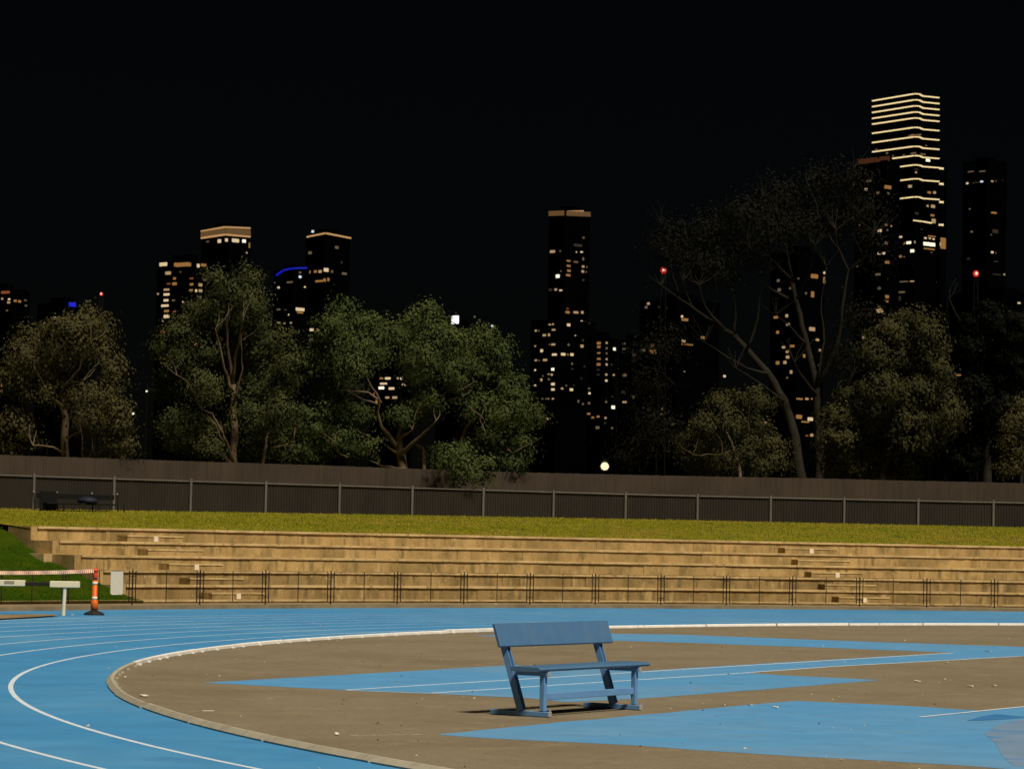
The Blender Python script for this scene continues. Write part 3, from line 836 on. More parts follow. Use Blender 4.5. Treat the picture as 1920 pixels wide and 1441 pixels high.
def tree(name, label, D, trunks, limbs, blobs, leaf, bark, seed, dens=5.0, size=.10, group='gum trees behind the fence', spread=.21, twigs=0):
    rg = random.Random(seed)
    b0 = at(trunks[0][0][0][0], trunks[0][0][0][1], D)
    root = empty(name, (b0.x, b0.y, 2.6), label, 'tree', group)
    mb = MB()
    for pts, r0, r1 in trunks:
        g = at(pts[0][0], pts[0][1], D); base = [(pts[0][0], pts[0][1] + max(0, (g.z - 2.4)) * FPX / D)]
        limb_mb(mb, base + list(pts), D, r0 * 1.15, r1, 0.3, rg)
    mb.build('trunk', bark, root, True)
    for pts, r0, r1 in limbs:
        mb = MB(); dd = rg.uniform(-1.7, -.2)
        limb_mb(mb, pts, D, r0 * .85, r1 * .35, dd, rg)
        for k in range(twigs if twigs else 2):
            i = rg.randrange(len(pts) - 1, len(pts)); q = pts[i]
            ang = rg.uniform(-2.6, -.5)
            ln = rg.uniform(18, 45)
            q2 = (q[0] + math.cos(ang) * ln * .6 + rg.uniform(-8, 8), q[1] + math.sin(ang) * ln * .6); q3 = (q2[0] + math.cos(ang + rg.uniform(-.6, .6)) * ln * .6, q2[1] + math.sin(ang) * ln * .6)
            limb_mb(mb, [q, q2, q3], D + dd, r1 * .38, r1 * .15, .4, rg)
        mb.build('limb', bark, root, True)
    make_leaves('crown', blobs, D, dens, size, leaf, root, seed, spread)
    return root

tree('gum_tree', 'olive rounded gum tree at far left with single pale trunk', 99.0,
     [([(122, 900), (123, 860), (123, 790), (120, 765)], .16, .11)],
     [([(122, 850), (100, 838), (62, 835)], .07, .04), ([(120, 765), (100, 748), (85, 725), (72, 700)], .09, .04), ([(120, 765), (113, 740), (120, 722), (150, 690), (157, 655), (170, 640)], .09, .03),
      ([(124, 768), (140, 738), (155, 715)], .07, .03), ([(157, 655), (150, 637)], .04, .02), ([(158, 868), (153, 850), (154, 815)], .05, .03), ([(158, 868), (168, 855), (174, 842)], .04, .02), ([(125, 820), (150, 810)], .05, .03)],
     [(120, 630, 42, 36), (160, 606, 40, 30), (190, 620, 22, 28), (60, 640, 34, 28), (48, 668, 40, 32), (35, 705, 34, 34), (190, 672, 40, 36), (220, 708, 24, 26), (120, 672, 42, 26, .8), (75, 740, 38, 24), (28, 795, 32, 34), (172, 745, 42, 28), (222, 782, 32, 30),
      (228, 826, 26, 28), (165, 790, 36, 26), (48, 822, 34, 18), (108, 712, 30, 20, 1.2), (20, 835, 30, 20), (200, 845, 30, 18), (80, 695, 26, 24)],
     'leaf_olive', 'bark_pale', 11, dens=4.6)
tree('gum_tree', 'tall pointed gum tree with several pale upright stems, left of centre', 103.0,
     [([(440, 905), (437, 860), (440, 800), (437, 720)], .17, .12), ([(490, 900), (493, 865), (500, 820), (510, 790)], .08, .04)],
     [([(437, 720), (428, 660), (425, 610), (428, 585)], .10, .03), ([(437, 715), (440, 670), (450, 625), (456, 596)], .09, .03), ([(436, 735), (420, 690), (410, 640), (404, 615)], .09, .03),
      ([(438, 872), (420, 855), (395, 845), (362, 838)], .08, .03), ([(436, 868), (425, 830), (410, 800), (398, 775), (376, 765)], .10, .04), ([(430, 845), (412, 818), (405, 795)], .06, .03), ([(365, 742), (350, 715), (332, 703)], .06, .03),
      ([(437, 760), (455, 690), (452, 640)], .06, .02), ([(508, 840), (540, 832), (552, 820)], .04, .02)],
     [(403, 528, 18, 24), (463, 525, 22, 28), (430, 560, 44, 28), (470, 568, 26, 32), (385, 580, 34, 24), (482, 610, 30, 30), (420, 600, 42, 26, .8), (350, 612, 34, 22), (325, 640, 30, 30), (520, 640, 32, 30), (480, 655, 38, 30), (380, 655, 38, 28),
      (330, 680, 32, 26), (545, 690, 24, 38), (505, 715, 42, 30), (465, 735, 30, 26, .6), (380, 720, 30, 24), (320, 730, 26, 26), (395, 745, 26, 22), (475, 785, 42, 30), (400, 800, 30, 26, .8), (345, 790, 38, 26), (318, 815, 26, 24), (530, 770, 30, 30), (505, 840, 38, 26), (540, 845, 26, 20), (390, 840, 28, 18), (470, 840, 24, 20), (340, 830, 30, 18)],
     'leaf_mid', 'bark_pale', 12, dens=4.8)
tree('gum_tree', 'broad green gum tree at centre with forked pale trunk, overhanging the fence', 107.0,
     [([(757, 915), (757, 880), (752, 850), (745, 822)], .21, .15), ([(796, 905), (795, 870), (793, 840), (780, 833)], .08, .05)],
     [([(746, 840), (730, 815), (715, 800), (708, 770), (712, 750), (690, 712), (678, 690)], .11, .04), ([(752, 852), (780, 825), (805, 803), (818, 788)], .11, .05), ([(745, 825), (752, 800), (742, 782)], .10, .05), ([(748, 822), (765, 812), (773, 806)], .07, .04),
      ([(755, 880), (730, 874), (712, 872), (690, 862)], .07, .03), ([(652, 857), (640, 852), (632, 843), (628, 828)], .05, .03), ([(745, 850), (725, 835), (715, 828)], .07, .03), ([(865, 825), (875, 800), (888, 785), (900, 778)], .08, .04), ([(884, 826), (895, 818), (910, 810)], .05, .03),
      ([(715, 755), (690, 735), (660, 733), (632, 730)], .07, .03), ([(712, 760), (685, 750), (655, 735)], .05, .02), ([(826, 748), (838, 733), (852, 730), (868, 727)], .05, .03), ([(840, 750), (855, 745), (868, 744)], .04, .02), ([(948, 832), (953, 842), (962, 848)], .04, .02)],
     [(800, 588, 26, 20), (765, 604, 22, 18), (640, 584, 26, 24), (618, 614, 34, 26), (690, 612, 42, 24), (745, 632, 44, 26), (810, 622, 38, 28), (852, 646, 32, 28), (903, 640, 32, 26), (938, 668, 24, 30), (680, 655, 38, 30), (634, 652, 34, 30), (596, 680, 30, 36), (735, 668, 40, 22, .8), (800, 672, 40, 30), (862, 684, 40, 30), (912, 704, 38, 30),
      (962, 728, 30, 24), (988, 762, 26, 30), (992, 798, 22, 26), (945, 772, 36, 30), (895, 762, 34, 30), (835, 705, 34, 22), (785, 712, 26, 18, 1), (786, 768, 34, 22), (750, 782, 26, 18), (815, 752, 22, 16), (660, 780, 34, 26), (622, 790, 32, 28), (586, 790, 28, 30), (640, 826, 34, 24), (600, 838, 28, 22), (925, 830, 30, 26), (880, 848, 28, 22), (850, 862, 30, 22, -3.0), (880, 888, 34, 22, -3.2), (905, 880, 22, 24, -3.0),
      (815, 858, 24, 22), (975, 840, 20, 28), (960, 868, 24, 14), (660, 690, 30, 22), (560, 815, 26, 26), (575, 850, 26, 16), (690, 840, 20, 18), (650, 735, 26, 18, 1.2), (610, 740, 28, 24, 1)],
     'leaf_green', 'bark_pale', 13, dens=4.8)
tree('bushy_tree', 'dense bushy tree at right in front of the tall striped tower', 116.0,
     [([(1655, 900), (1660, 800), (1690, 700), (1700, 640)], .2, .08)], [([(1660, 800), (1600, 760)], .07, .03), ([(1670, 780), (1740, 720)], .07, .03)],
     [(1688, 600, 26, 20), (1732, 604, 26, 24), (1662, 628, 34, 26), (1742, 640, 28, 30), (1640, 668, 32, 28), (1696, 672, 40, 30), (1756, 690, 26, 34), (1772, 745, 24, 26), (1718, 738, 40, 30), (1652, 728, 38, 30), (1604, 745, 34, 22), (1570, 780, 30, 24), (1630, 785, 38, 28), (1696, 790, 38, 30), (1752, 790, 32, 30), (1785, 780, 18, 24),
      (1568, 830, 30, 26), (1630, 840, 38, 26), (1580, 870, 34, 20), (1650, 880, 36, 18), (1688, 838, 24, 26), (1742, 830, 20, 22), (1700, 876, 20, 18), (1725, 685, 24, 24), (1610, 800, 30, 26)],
     'leaf_brown', 'bark_falloff', 14, dens=5.0, size=.12)
tree('small_gum_tree', 'small low gum tree right of the street lamp, below the bare tree', 113.0,
     [([(1388, 900), (1384, 870), (1375, 840), (1360, 805)], .08, .04)], [([(1375, 850), (1340, 852), (1300, 852)], .035, .02), ([(1365, 815), (1350, 795), (1342, 785)], .035, .02), ([(1384, 870), (1400, 830), (1404, 795)], .04, .02), ([(1385, 885), (1368, 862), (1355, 850)], .035, .02)],
     [(1400, 742, 32, 22), (1352, 760, 26, 24), (1432, 752, 20, 18), (1318, 796, 28, 22), (1296, 826, 24, 20), (1286, 850, 18, 16), (1368, 800, 28, 24), (1420, 800, 30, 26), (1446, 834, 28, 24), (1400, 842, 26, 22), (1330, 840, 26, 22), (1366, 866, 28, 18), (1310, 872, 26, 14), (1452, 868, 26, 18), (1420, 875, 26, 14)],
     'leaf_brown', 'bark_pale', 15, dens=4.6)
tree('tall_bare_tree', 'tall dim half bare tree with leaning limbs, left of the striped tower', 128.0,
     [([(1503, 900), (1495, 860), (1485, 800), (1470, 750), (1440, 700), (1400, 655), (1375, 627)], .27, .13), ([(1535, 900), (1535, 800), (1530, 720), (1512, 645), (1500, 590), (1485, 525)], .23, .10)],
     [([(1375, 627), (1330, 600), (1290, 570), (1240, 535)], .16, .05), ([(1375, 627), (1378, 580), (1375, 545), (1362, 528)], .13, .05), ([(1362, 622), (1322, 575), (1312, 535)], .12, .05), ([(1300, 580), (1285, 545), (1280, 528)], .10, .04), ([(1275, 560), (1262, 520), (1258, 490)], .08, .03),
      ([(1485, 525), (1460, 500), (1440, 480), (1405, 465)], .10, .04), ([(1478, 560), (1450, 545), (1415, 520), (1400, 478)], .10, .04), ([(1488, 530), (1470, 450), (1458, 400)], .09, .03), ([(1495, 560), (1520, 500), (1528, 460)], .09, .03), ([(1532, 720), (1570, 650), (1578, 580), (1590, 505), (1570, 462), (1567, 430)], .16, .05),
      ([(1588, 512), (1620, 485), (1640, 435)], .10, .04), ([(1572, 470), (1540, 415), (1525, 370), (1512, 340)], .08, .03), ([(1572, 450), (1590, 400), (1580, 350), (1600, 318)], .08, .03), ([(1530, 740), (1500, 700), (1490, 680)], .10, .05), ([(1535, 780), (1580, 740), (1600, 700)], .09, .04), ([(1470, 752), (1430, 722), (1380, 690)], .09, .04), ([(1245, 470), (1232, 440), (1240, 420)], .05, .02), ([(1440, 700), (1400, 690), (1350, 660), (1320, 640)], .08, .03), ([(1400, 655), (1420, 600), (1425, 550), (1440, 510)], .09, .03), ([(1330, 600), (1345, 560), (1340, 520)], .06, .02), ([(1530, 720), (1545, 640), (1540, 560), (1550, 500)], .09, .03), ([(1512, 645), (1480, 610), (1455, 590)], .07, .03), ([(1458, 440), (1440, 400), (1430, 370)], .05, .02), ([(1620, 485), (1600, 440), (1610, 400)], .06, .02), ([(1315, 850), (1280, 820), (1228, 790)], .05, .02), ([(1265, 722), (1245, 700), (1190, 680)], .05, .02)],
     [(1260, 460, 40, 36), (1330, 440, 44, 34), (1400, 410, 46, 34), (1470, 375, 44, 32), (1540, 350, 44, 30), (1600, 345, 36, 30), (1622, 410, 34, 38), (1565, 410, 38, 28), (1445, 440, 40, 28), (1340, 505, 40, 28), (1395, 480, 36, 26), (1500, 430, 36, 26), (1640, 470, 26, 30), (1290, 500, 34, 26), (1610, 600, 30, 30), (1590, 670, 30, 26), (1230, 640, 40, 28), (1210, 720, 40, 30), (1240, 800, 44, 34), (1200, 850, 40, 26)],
     'leaf_falloff', 'bark_falloff', 16, dens=2.2, size=.12, spread=.5, twigs=6)
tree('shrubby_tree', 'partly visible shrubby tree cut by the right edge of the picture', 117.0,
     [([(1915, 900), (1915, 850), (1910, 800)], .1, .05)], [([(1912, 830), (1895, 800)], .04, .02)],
     [(1918, 765, 24, 22), (1905, 800, 24, 24), (1935, 800, 26, 30), (1900, 838, 22, 24), (1925, 850, 26, 26), (1895, 872, 20, 16), (1950, 850, 26, 30)], 'leaf_olive', 'bark_falloff', 17, dens=4.2)
tree('dark_tree', 'tall tree behind, coloured almost black for lack of light, between bushy tree and right edge', 140.0,
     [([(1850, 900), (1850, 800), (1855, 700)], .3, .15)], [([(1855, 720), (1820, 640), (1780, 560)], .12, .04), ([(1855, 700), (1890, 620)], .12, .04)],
     [(1850, 600, 44, 30), (1900, 620, 40, 34), (1820, 650, 36, 30), (1870, 690, 48, 36), (1920, 700, 40, 40), (1830, 740, 36, 34), (1880, 780, 44, 40), (1840, 820, 40, 36), (1800, 860, 36, 24)], 'leaf_falloff_dark', 'bark_falloff', 18, dens=2.6, size=.18)

# ================================================================== SKYLINE
TONE = {'WW': ((1.0, .90, .68), 1.15), 'W': ((.95, .70, .40), .75), 'w': ((.80, .52, .25), .50), 'o': ((.72, .34, .095), .40), 'd': ((.60, .42, .22), .20),
        'dd': ((.55, .40, .25), .045), 'r': ((.8, .22, .06), .25), 'g': ((.7, .6, .2), .3), 'b': ((.01, .02, .75), .75), 'p': ((.85, .95, 1.0), .8)}
for k_, (c_, s_) in TONE.items(): glow('lit_' + k_, c_, s_)
glow('strip_warm', (1.0, .77, .38), .95); glow('strip_dim', (.75, .40, .14), .15); glow('strip_orange', (1.0, .55, .22), .48); glow('strip_blue', (.01, .02, .8), .5)
glow('strip_red', (.60, .18, .07), .09); glow('sign_bright', (1, 1, 1), 1.6); glow('lamp_white', (1.0, .78, .48), 1.25); glow('red_lamp', (1.0, .035, .02), .6); glow('red_core', (1.0, .55, .40), 1.6)

class Tower:
    def __init__(s, name, label, xl, xc, xr, ytop, D, cat='building', slope=.9):
        s.D = D
        c = at(xc, ytop, D); l = at(xl, ytop, D); r = at(xr, ytop, D)
        s.c = Vector((c.x, D, 0)); s.h = c.z
        s.l = Vector((l.x, D + abs(c.x - l.x) * slope, 0)); s.l.x = l.x * s.l.y / D
        s.r = Vector((r.x, D + abs(r.x - c.x) * slope, 0)); s.r.x = r.x * s.r.y / D
        s.bk = s.l + s.r - s.c
        s.root = empty(name, s.c, label, cat, 'night skyline buildings')
        fp = [s.l, s.c, s.r, s.bk]
        mb = MB(); up = Vector((0, 0, s.h))
        mb.add(fp + [p + up for p in fp], [(3, 2, 1, 0), (4, 5, 6, 7)] + [(i, (i + 1) % 4, 4 + (i + 1) % 4, 4 + i) for i in range(4)])
        mb.build('facade', 'facade', s.root)
        mb = MB()
        nf = int(s.h / 3.8)
        for i in range(max(1, nf - 26), nf):
            z = i * 3.8
            for a_, b_ in ((s.l, s.c), (s.c, s.r)):
                d = (b_ - a_).normalized(); nn = Vector((d.y, -d.x, 0))
                mb.box((a_ + b_) / 2 + nn * .08 + Vector((0, 0, z)), ((b_ - a_).length, .14, .5), d, nn)
        o = mb.build('floor_band', 'facade_band', s.root); o['kind'] = 'stuff'
        # plant room and parapet on the roof
        mb = MB(); cc = (s.l + s.r) / 2; d = (s.c - s.l).normalized(); nn = Vector((-d.y, d.x, 0))
        mb.box(cc + Vector((0, 0, s.h + 1.0)), ((s.c - s.l).length * .5, (s.r - s.c).length * .5, 2.0), d, nn); mb.build('plant_room', 'facade', s.root)
        s.xc = xc
        s.cache = {}
    def hit(s, px, py):
        dr = ray(px, py)
        # choose the face by where the ray lands
        for a_, b_ in ((s.l, s.c), (s.c, s.r)):
            d = (b_ - a_).normalized(); nn = Vector((d.y, -d.x, 0))
            t = a_.dot(nn) / (dr.x * nn.x + dr.y * nn.y)
            p = Vector((dr.x * t, dr.y * t, 0)); k = (p - a_).dot(d)
            if (-1e9 if a_ is s.l else 0) <= k <= ((b_ - a_).length if a_ is s.l else 1e9):
                p.z = CAMH + dr.z * t
                return p, d, nn
    def win(s, px, py, w, h, tone):
        p, d, nn = s.hit(px, py); sc = p.y / FPX
        W_ = max(w * sc / max(.35, abs(d.x)), .5); H_ = max(h * sc, .5)
        key = (round(W_, 1), round(H_, 1), tone, round(d.x, 3))
        if key not in s.cache:
            mb = MB(); mb.box((0, 0, 0), (W_, .3, H_), d, nn, bevel=.14)
            me = mb.build('window', 'lit_' + tone)
            s.cache[key] = me.data; bpy.data.objects.remove(me)
        o = bpy.data.objects.new('window', s.cache[key]); COL.objects.link(o)
        o.location = p + nn * .2 - s.root.location
        o.parent = s.root
    def wins(s, lst, ox=0.0, oy=0.0, k=1.0, shrink=.75):
        for x, y, w, h, t in lst: s.win(ox + x / k, oy + y / k, w / k * shrink, h / k * shrink, t)
    def strip(s, pts, th, m, name='light_strip'):
        """pts: photo points along the faces"""
        mb = MB(); P = []
        for q in pts: P.append(s.hit(*q))
        for (a_, d0, n0), (b_, d1, n1) in zip(P, P[1:]):
            t = (b_ - a_).normalized(); mid = (a_ + b_) / 2 + (n0 + n1).normalized() * .5
            X = t; Yv = (n0 + n1).normalized(); Zv = X.cross(Yv).normalized()
            mb.box(mid, ((b_ - a_).length + .02, .6, th), X, Yv, Zv)
        return mb.build(name, m, s.root)

# far left low block
T = Tower('apartment_block', 'low dark block with orange top windows cut by the left edge', -60, 20, 56, 541, 900)
T.wins([(11, 548, 24, 7, 'r'), (5, 560, 5, 5, 'w'), (18, 561, 6, 5, 'W'), (17, 567, 8, 5, 'w'), (28, 564, 6, 6, 'o'), (36, 565, 6, 6, 'o'), (47, 563, 5, 4, 'd'), (48, 573, 5, 4, 'd'), (14, 582, 5, 4, 'd'), (4, 722, 5, 7, 'o'), (11, 727, 6, 8, 'r'), (3, 732, 6, 6, 'w')])
T = Tower('office_block', 'low dark block with a small blue roof light above left tree', 70, 130, 160, 566, 1000)
T.wins([(135, 571, 15, 11, 'b'), (104, 594, 6, 4, 'p'), (84, 605, 5, 5, 'w'), (84, 618, 5, 7, 'w'), (97, 618, 4, 4, 'w'), (78, 602, 8, 3, 'dd')])
T = Tower('apartment_tower', 'flat topped tower with large lit top floor left of pointed tree', 295, 366, 398, 486, 950)
T.wins([(307, 495.5, 21, 9, 'W'), (343, 496, 36, 10, 'o'), (330, 496, 8, 9, 'o'), (356, 496, 8, 9, 'o'), (371, 498, 6, 9, 'W'), (381, 497, 12, 7, 'o'), (316, 512, 15, 8, 'w'), (328, 522, 7, 6, 'o'), (328, 532, 12, 7, 'o'), (317, 532, 9, 4, 'r'), (313, 543, 15, 5, 'w'), (313, 552, 16, 6, 'W'),
         (312, 563, 13, 6, 'W'), (326, 563, 8, 4, 'd'), (310, 573, 20, 6, 'W'), (313, 583, 13, 6, 'o'), (328, 584, 8, 4, 'r'), (313, 593, 15, 8, 'W'), (306, 602, 3, 3, 'w'), (360, 522, 10, 4, 'r'), (360, 533, 9, 6, 'o'), (375, 534, 8, 8, 'w'), (359, 544, 10, 5, 'o'), (367, 545, 4, 7, 'W'), (375, 545, 8, 7, 'w'), (375, 557, 5, 4, 'd'), (383, 525, 6, 4, 'd'), (297, 551, 4, 5, 'w'), (344, 566, 4, 4, 'W'), (307, 623, 14, 7, 'r'), (364, 646, 14, 7, 'o'), (371, 585, 6, 4, 'r'), (310, 666, 5, 5, 'w'), (310, 672, 7, 5, 'r'), (339, 510, 3, 3, 'd')])
mb = MB()
T = Tower('crowned_tower', 'tower with two orange bands round its crown above pointed tree', 378, 424, 470, 425, 1150)
T.strip([(379, 434), (423, 426), (470, 428)], .6, 'strip_orange'); T.strip([(379, 440), (423, 433), (470, 436)], 2.2, 'strip_dim'); T.strip([(379, 446.5), (423, 440), (470, 444)], .7, 'strip_orange')
T.wins([(412, 452, 9, 9, 'W'), (424, 450, 6, 8, 'W'), (441, 451, 16, 9, 'W'), (457, 452, 8, 8, 'WW'), (390, 453, 8, 3, 'd'), (467, 460, 3, 14, 'o'), (462, 474, 3, 5, 'w')])
T = Tower('domed_building', 'dark building with a glowing blue arched roof edge', 514, 552, 580, 504, 1050)
T.strip([(520, 516), (527, 511), (536, 506), (552, 503), (576, 502.5)], .55, 'strip_blue')
T.wins([(562, 511, 5, 5, 'd'), (562, 519, 6, 6, 'p'), (544, 529, 16, 4, 'd'), (523, 539, 6, 5, 'W'), (571, 538, 4, 4, 'W'), (516, 530, 3, 3, 'd'), (523, 580, 10, 4, 'd'), (536, 581, 8, 4, 'dd'), (562, 580, 20, 8, 'W'), (562, 586, 14, 4, 'o'), (542, 590, 3, 4, 'W'), (523, 605, 10, 4, 'g'), (534, 606, 6, 3, 'g'), (546, 605, 5, 4, 'w')])
T = Tower('pitched_tower', 'tower with a thin orange angled roof line left of centre', 574, 610, 657, 437, 1100)
T.strip([(575, 444.5), (610, 437.5), (656, 446.5)], .6, 'strip_orange')
T.wins([(587, 434, 6, 6, 'p'), (631, 464, 8, 7, 'd'), (582, 474, 9, 7, 'd'), (580, 510, 8, 7, 'o'), (592, 509, 8, 6, 'o'), (601, 509, 8, 7, 'w'), (611, 506, 11, 9, 'W'), (622, 509, 5, 6, 'd'), (640, 492, 4, 6, 'dd'), (645, 513, 11, 6, 'd'), (599, 527, 20, 5, 'o'), (608, 525, 6, 8, 'o'), (615, 524, 5, 8, 'o'), (585, 618, 10, 7, 'W'), (597, 618, 8, 6, 'w'), (610, 619, 5, 4, 'd'), (584, 637, 10, 6, 'd')])
T = Tower('hotel_block', 'block with rows of warm windows seen through the broad green tree', 696, 745, 775, 690, 800)
T.wins([(716, 709, 9, 4, 'o'), (728, 709, 14, 6, 'W'), (752, 709, 6, 6, 'WW'), (745, 709, 5, 3, 'w'), (720, 719, 18, 4, 'W'), (757, 721, 10, 5, 'W'), (716, 727, 14, 7, 'WW'), (735, 728, 14, 6, 'W'), (727, 745, 10, 5, 'w'), (741, 745, 12, 6, 'w'), (702, 738, 3, 6, 'r'), (707, 752, 5, 8, 'o'), (818, 752, 4, 6, 'W')])
T = Tower('low_block', 'low dark block carrying a bright white square sign beside green tree', 820, 870, 935, 612, 700)
p, d, nn = T.hit(855, 599.5); sc_ = p.y / FPX
mb = MB(); mb.box(p + nn * .3, (12.5 * sc_ / d.x, .4, 15 * sc_), d, nn, bevel=.1); mb.build('lit_sign', 'sign_bright', T.root)
mb = MB(); mb.box(p - Vector((0, 0, 12 * sc_)) + nn * .1, (.3, .3, 14 * sc_), d, nn); mb.box(p + nn * .05, (14 * sc_ / d.x, .2, 17 * sc_), d, nn); mb.build('sign_frame', 'pole_dark', T.root)
T.wins([(889, 594, 4, 4, 'd'), (922, 611, 5, 5, 'p'), (856, 587, 3, 3, 'dd')])

z8 = dict(ox=980, oy=380, k=3.275)
T = Tower('slim_tower', 'slim tower with a glowing flat crown at centre right', 1030, 1060, 1107, 393, 1200)
T.strip([(1031, 400.5), (1058.5, 399.5)], 2.0, 'strip_dim'); T.strip([(1061.5, 400), (1105, 402)], 2.0, 'strip_dim'); T.strip([(1063, 397), (1092, 396.5)], .8, 'strip_orange')
T.wins([(185, 300, 40, 22, 'w'), (232, 297, 12, 12, 'd'), (372, 215, 16, 16, 'd'), (328, 303, 10, 10, 'W'), (360, 303, 20, 12, 'W'), (370, 345, 14, 25, 'd'), (338, 262, 70, 22, 'dd'), (280, 357, 30, 14, 'o'), (325, 364, 36, 14, 'd'), (280, 388, 30, 16, 'o'), (282, 418, 28, 18, 'o'), (278, 445, 36, 18, 'o'), (370, 392, 20, 18, 'w'), (392, 395, 10, 14, 'd'),
        (367, 422, 20, 20, 'w'), (388, 425, 12, 12, 'd'), (217, 451, 30, 28, 'WW'), (237, 420, 10, 12, 'd'), (370, 475, 16, 20, 'dd'), (172, 535, 26, 22, 'dd'), (205, 533, 20, 18, 'w'), (236, 538, 24, 12, 'W'), (274, 650, 20, 10, 'r'), (274, 672, 34, 20, 'o'), (325, 673, 40, 18, 'w'), (364, 673, 20, 22, 'w'), (360, 730, 18, 18, 'W'), (385, 733, 18, 16, 'dd')], **z8)
T = Tower('apartment_tower', 'wide dark apartment tower with scattered pale windows right of green tree', 996, 1044, 1118, 598, 1000)
T.wins([(168, 748, 18, 12, 'w'), (188, 746, 16, 12, 'w'), (192, 780, 28, 14, 'w'), (83, 785, 16, 16, 'w'), (102, 787, 10, 12, 'd'), (135, 813, 26, 18, 'w'), (164, 811, 16, 22, 'w'), (280, 750, 26, 22, 'W'), (321, 815, 12, 12, 'w'), (190, 870, 32, 16, 'w'), (168, 870, 10, 10, 'd'), (280, 872, 16, 18, 'd'), (362, 880, 24, 24, 'w'), (368, 845, 14, 20, 'dd'), (79, 880, 12, 12, 'w'), (119, 908, 20, 24, 'W'),
        (197, 932, 38, 18, 'W'), (247, 930, 36, 22, 'W'), (300, 932, 26, 22, 'W'), (275, 932, 14, 12, 'o'), (83, 967, 18, 14, 'w'), (103, 968, 10, 10, 'd'), (140, 965, 32, 18, 'w'), (301, 988, 14, 18, 'd'), (187, 1022, 24, 22, 'WW'), (79, 1027, 14, 14, 'W'), (303, 1020, 16, 14, 'dd'), (162, 1052, 18, 12, 'g'), (181, 1055, 16, 18, 'w'), (126, 1063, 10, 10, 'd'), (163, 1083, 16, 16, 'd'), (117, 1087, 16, 20, 'w'),
        (188, 1113, 28, 22, 'W'), (188, 1146, 26, 20, 'W'), (79, 1121, 14, 14, 'W'), (240, 1140, 18, 16, 'w'), (265, 1122, 14, 12, 'd'), (297, 1147, 26, 22, 'W'), (123, 1203, 14, 10, 'd'), (145, 1203, 10, 10, 'd'), (160, 1203, 12, 12, 'g'), (188, 1203, 14, 14, 'w'), (313, 1120, 10, 10, 'dd'), (156, 1326, 14, 16, 'w'), (185, 1295, 12, 10, 'dd'), (340, 1218, 12, 24, 'd'), (368, 1235, 14, 16, 'd'), (377, 1005, 14, 14, 'dd'), (416, 980, 14, 14, 'dd'), (358, 1078, 14, 12, 'dd'), (407, 480 + 260, 12, 14, 'dd')], **z8)
T = Tower('office_block', 'narrow block with two columns of orange windows above the street lamp', 1102, 1131, 1158, 632, 920)
T.wins([(470, 862, 30, 22, 'o'), (470, 885, 26, 18, 'o'), (470, 922, 24, 14, 'o'), (470, 958, 28, 16, 'o'), (469, 992, 28, 22, 'o'), (467, 1025, 22, 14, 'dd'), (467, 1055, 24, 10, 'dd'), (513, 860, 16, 16, 'w'), (513, 893, 16, 18, 'd'), (513, 925, 14, 14, 'd'), (513, 960, 14, 16, 'w'), (513, 993, 16, 20, 'w'), (545, 994, 12, 12, 'd'), (561, 898, 20, 24, 'WW'), (511, 1055, 16, 18, 'w'), (557, 1057, 14, 16, 'w'), (511, 1092, 18, 18, 'W'),
        (410, 1140, 14, 16, 'd'), (413, 1169, 18, 18, 'W'), (410, 1230, 18, 20, 'd'), (510, 1222, 16, 16, 'd'), (553, 1255, 28, 28, 'WW'), (408, 1295, 24, 16, 'o'), (433, 1318, 22, 14, 'o'), (466, 1312, 24, 16, 'o'), (506, 1320, 16, 16, 'w'), (462, 1380, 28, 24, 'd'), (503, 1352, 14, 18, 'dd'), (547, 1383, 16, 16, 'd'), (548, 1190, 14, 12, 'dd')], **z8)
T = Tower('office_block', 'dim low block with a few faint windows right of the orange columns', 1160, 1185, 1214, 636, 960)
T.wins([(624, 865, 24, 14, 'd'), (624, 898, 26, 14, 'd'), (742, 902, 30, 20, 'dd'), (680, 935, 28, 22, 'dd'), (628, 1058, 30, 22, 'd'), (672, 1195, 24, 22, 'w'), (628, 1223, 32, 16, 'w'), (742, 1065, 24, 16, 'dd'), (620, 1162, 30, 20, 'dd'), (742, 1258, 12, 14, 'dd')], **z8)
z5 = dict(ox=1180, oy=280, k=2.325)
T = Tower('office_block', 'low block with orange windows behind the leaning bare limbs', 1200, 1270, 1350, 560, 880)
T.wins([(85, 672, 14, 14, 'w'), (75, 688, 14, 16, 'd'), (130, 687, 10, 10, 'dd'), (228, 728, 12, 14, 'W'), (240, 742, 40, 16, 'o'), (318, 820, 22, 14, 'o'), (235, 835, 24, 16, 'w'), (250, 850, 70, 8, 'o'), (103, 855, 22, 20, 'o'), (105, 880, 36, 26, 'o'), (60, 877, 26, 16, 'd'), (413, 988, 14, 14, 'W'), (238, 968, 10, 10, 'd'), (145, 1130, 10, 10, 'd'), (141, 1153, 10, 10, 'd'), (193, 1195, 12, 10, 'w'), (62, 1125, 8, 8, 'dd')], **z5)
T = Tower('apartment_tower', 'apartment tower with warm windows showing between the bare tree trunks', 1446, 1494, 1546, 470, 900)
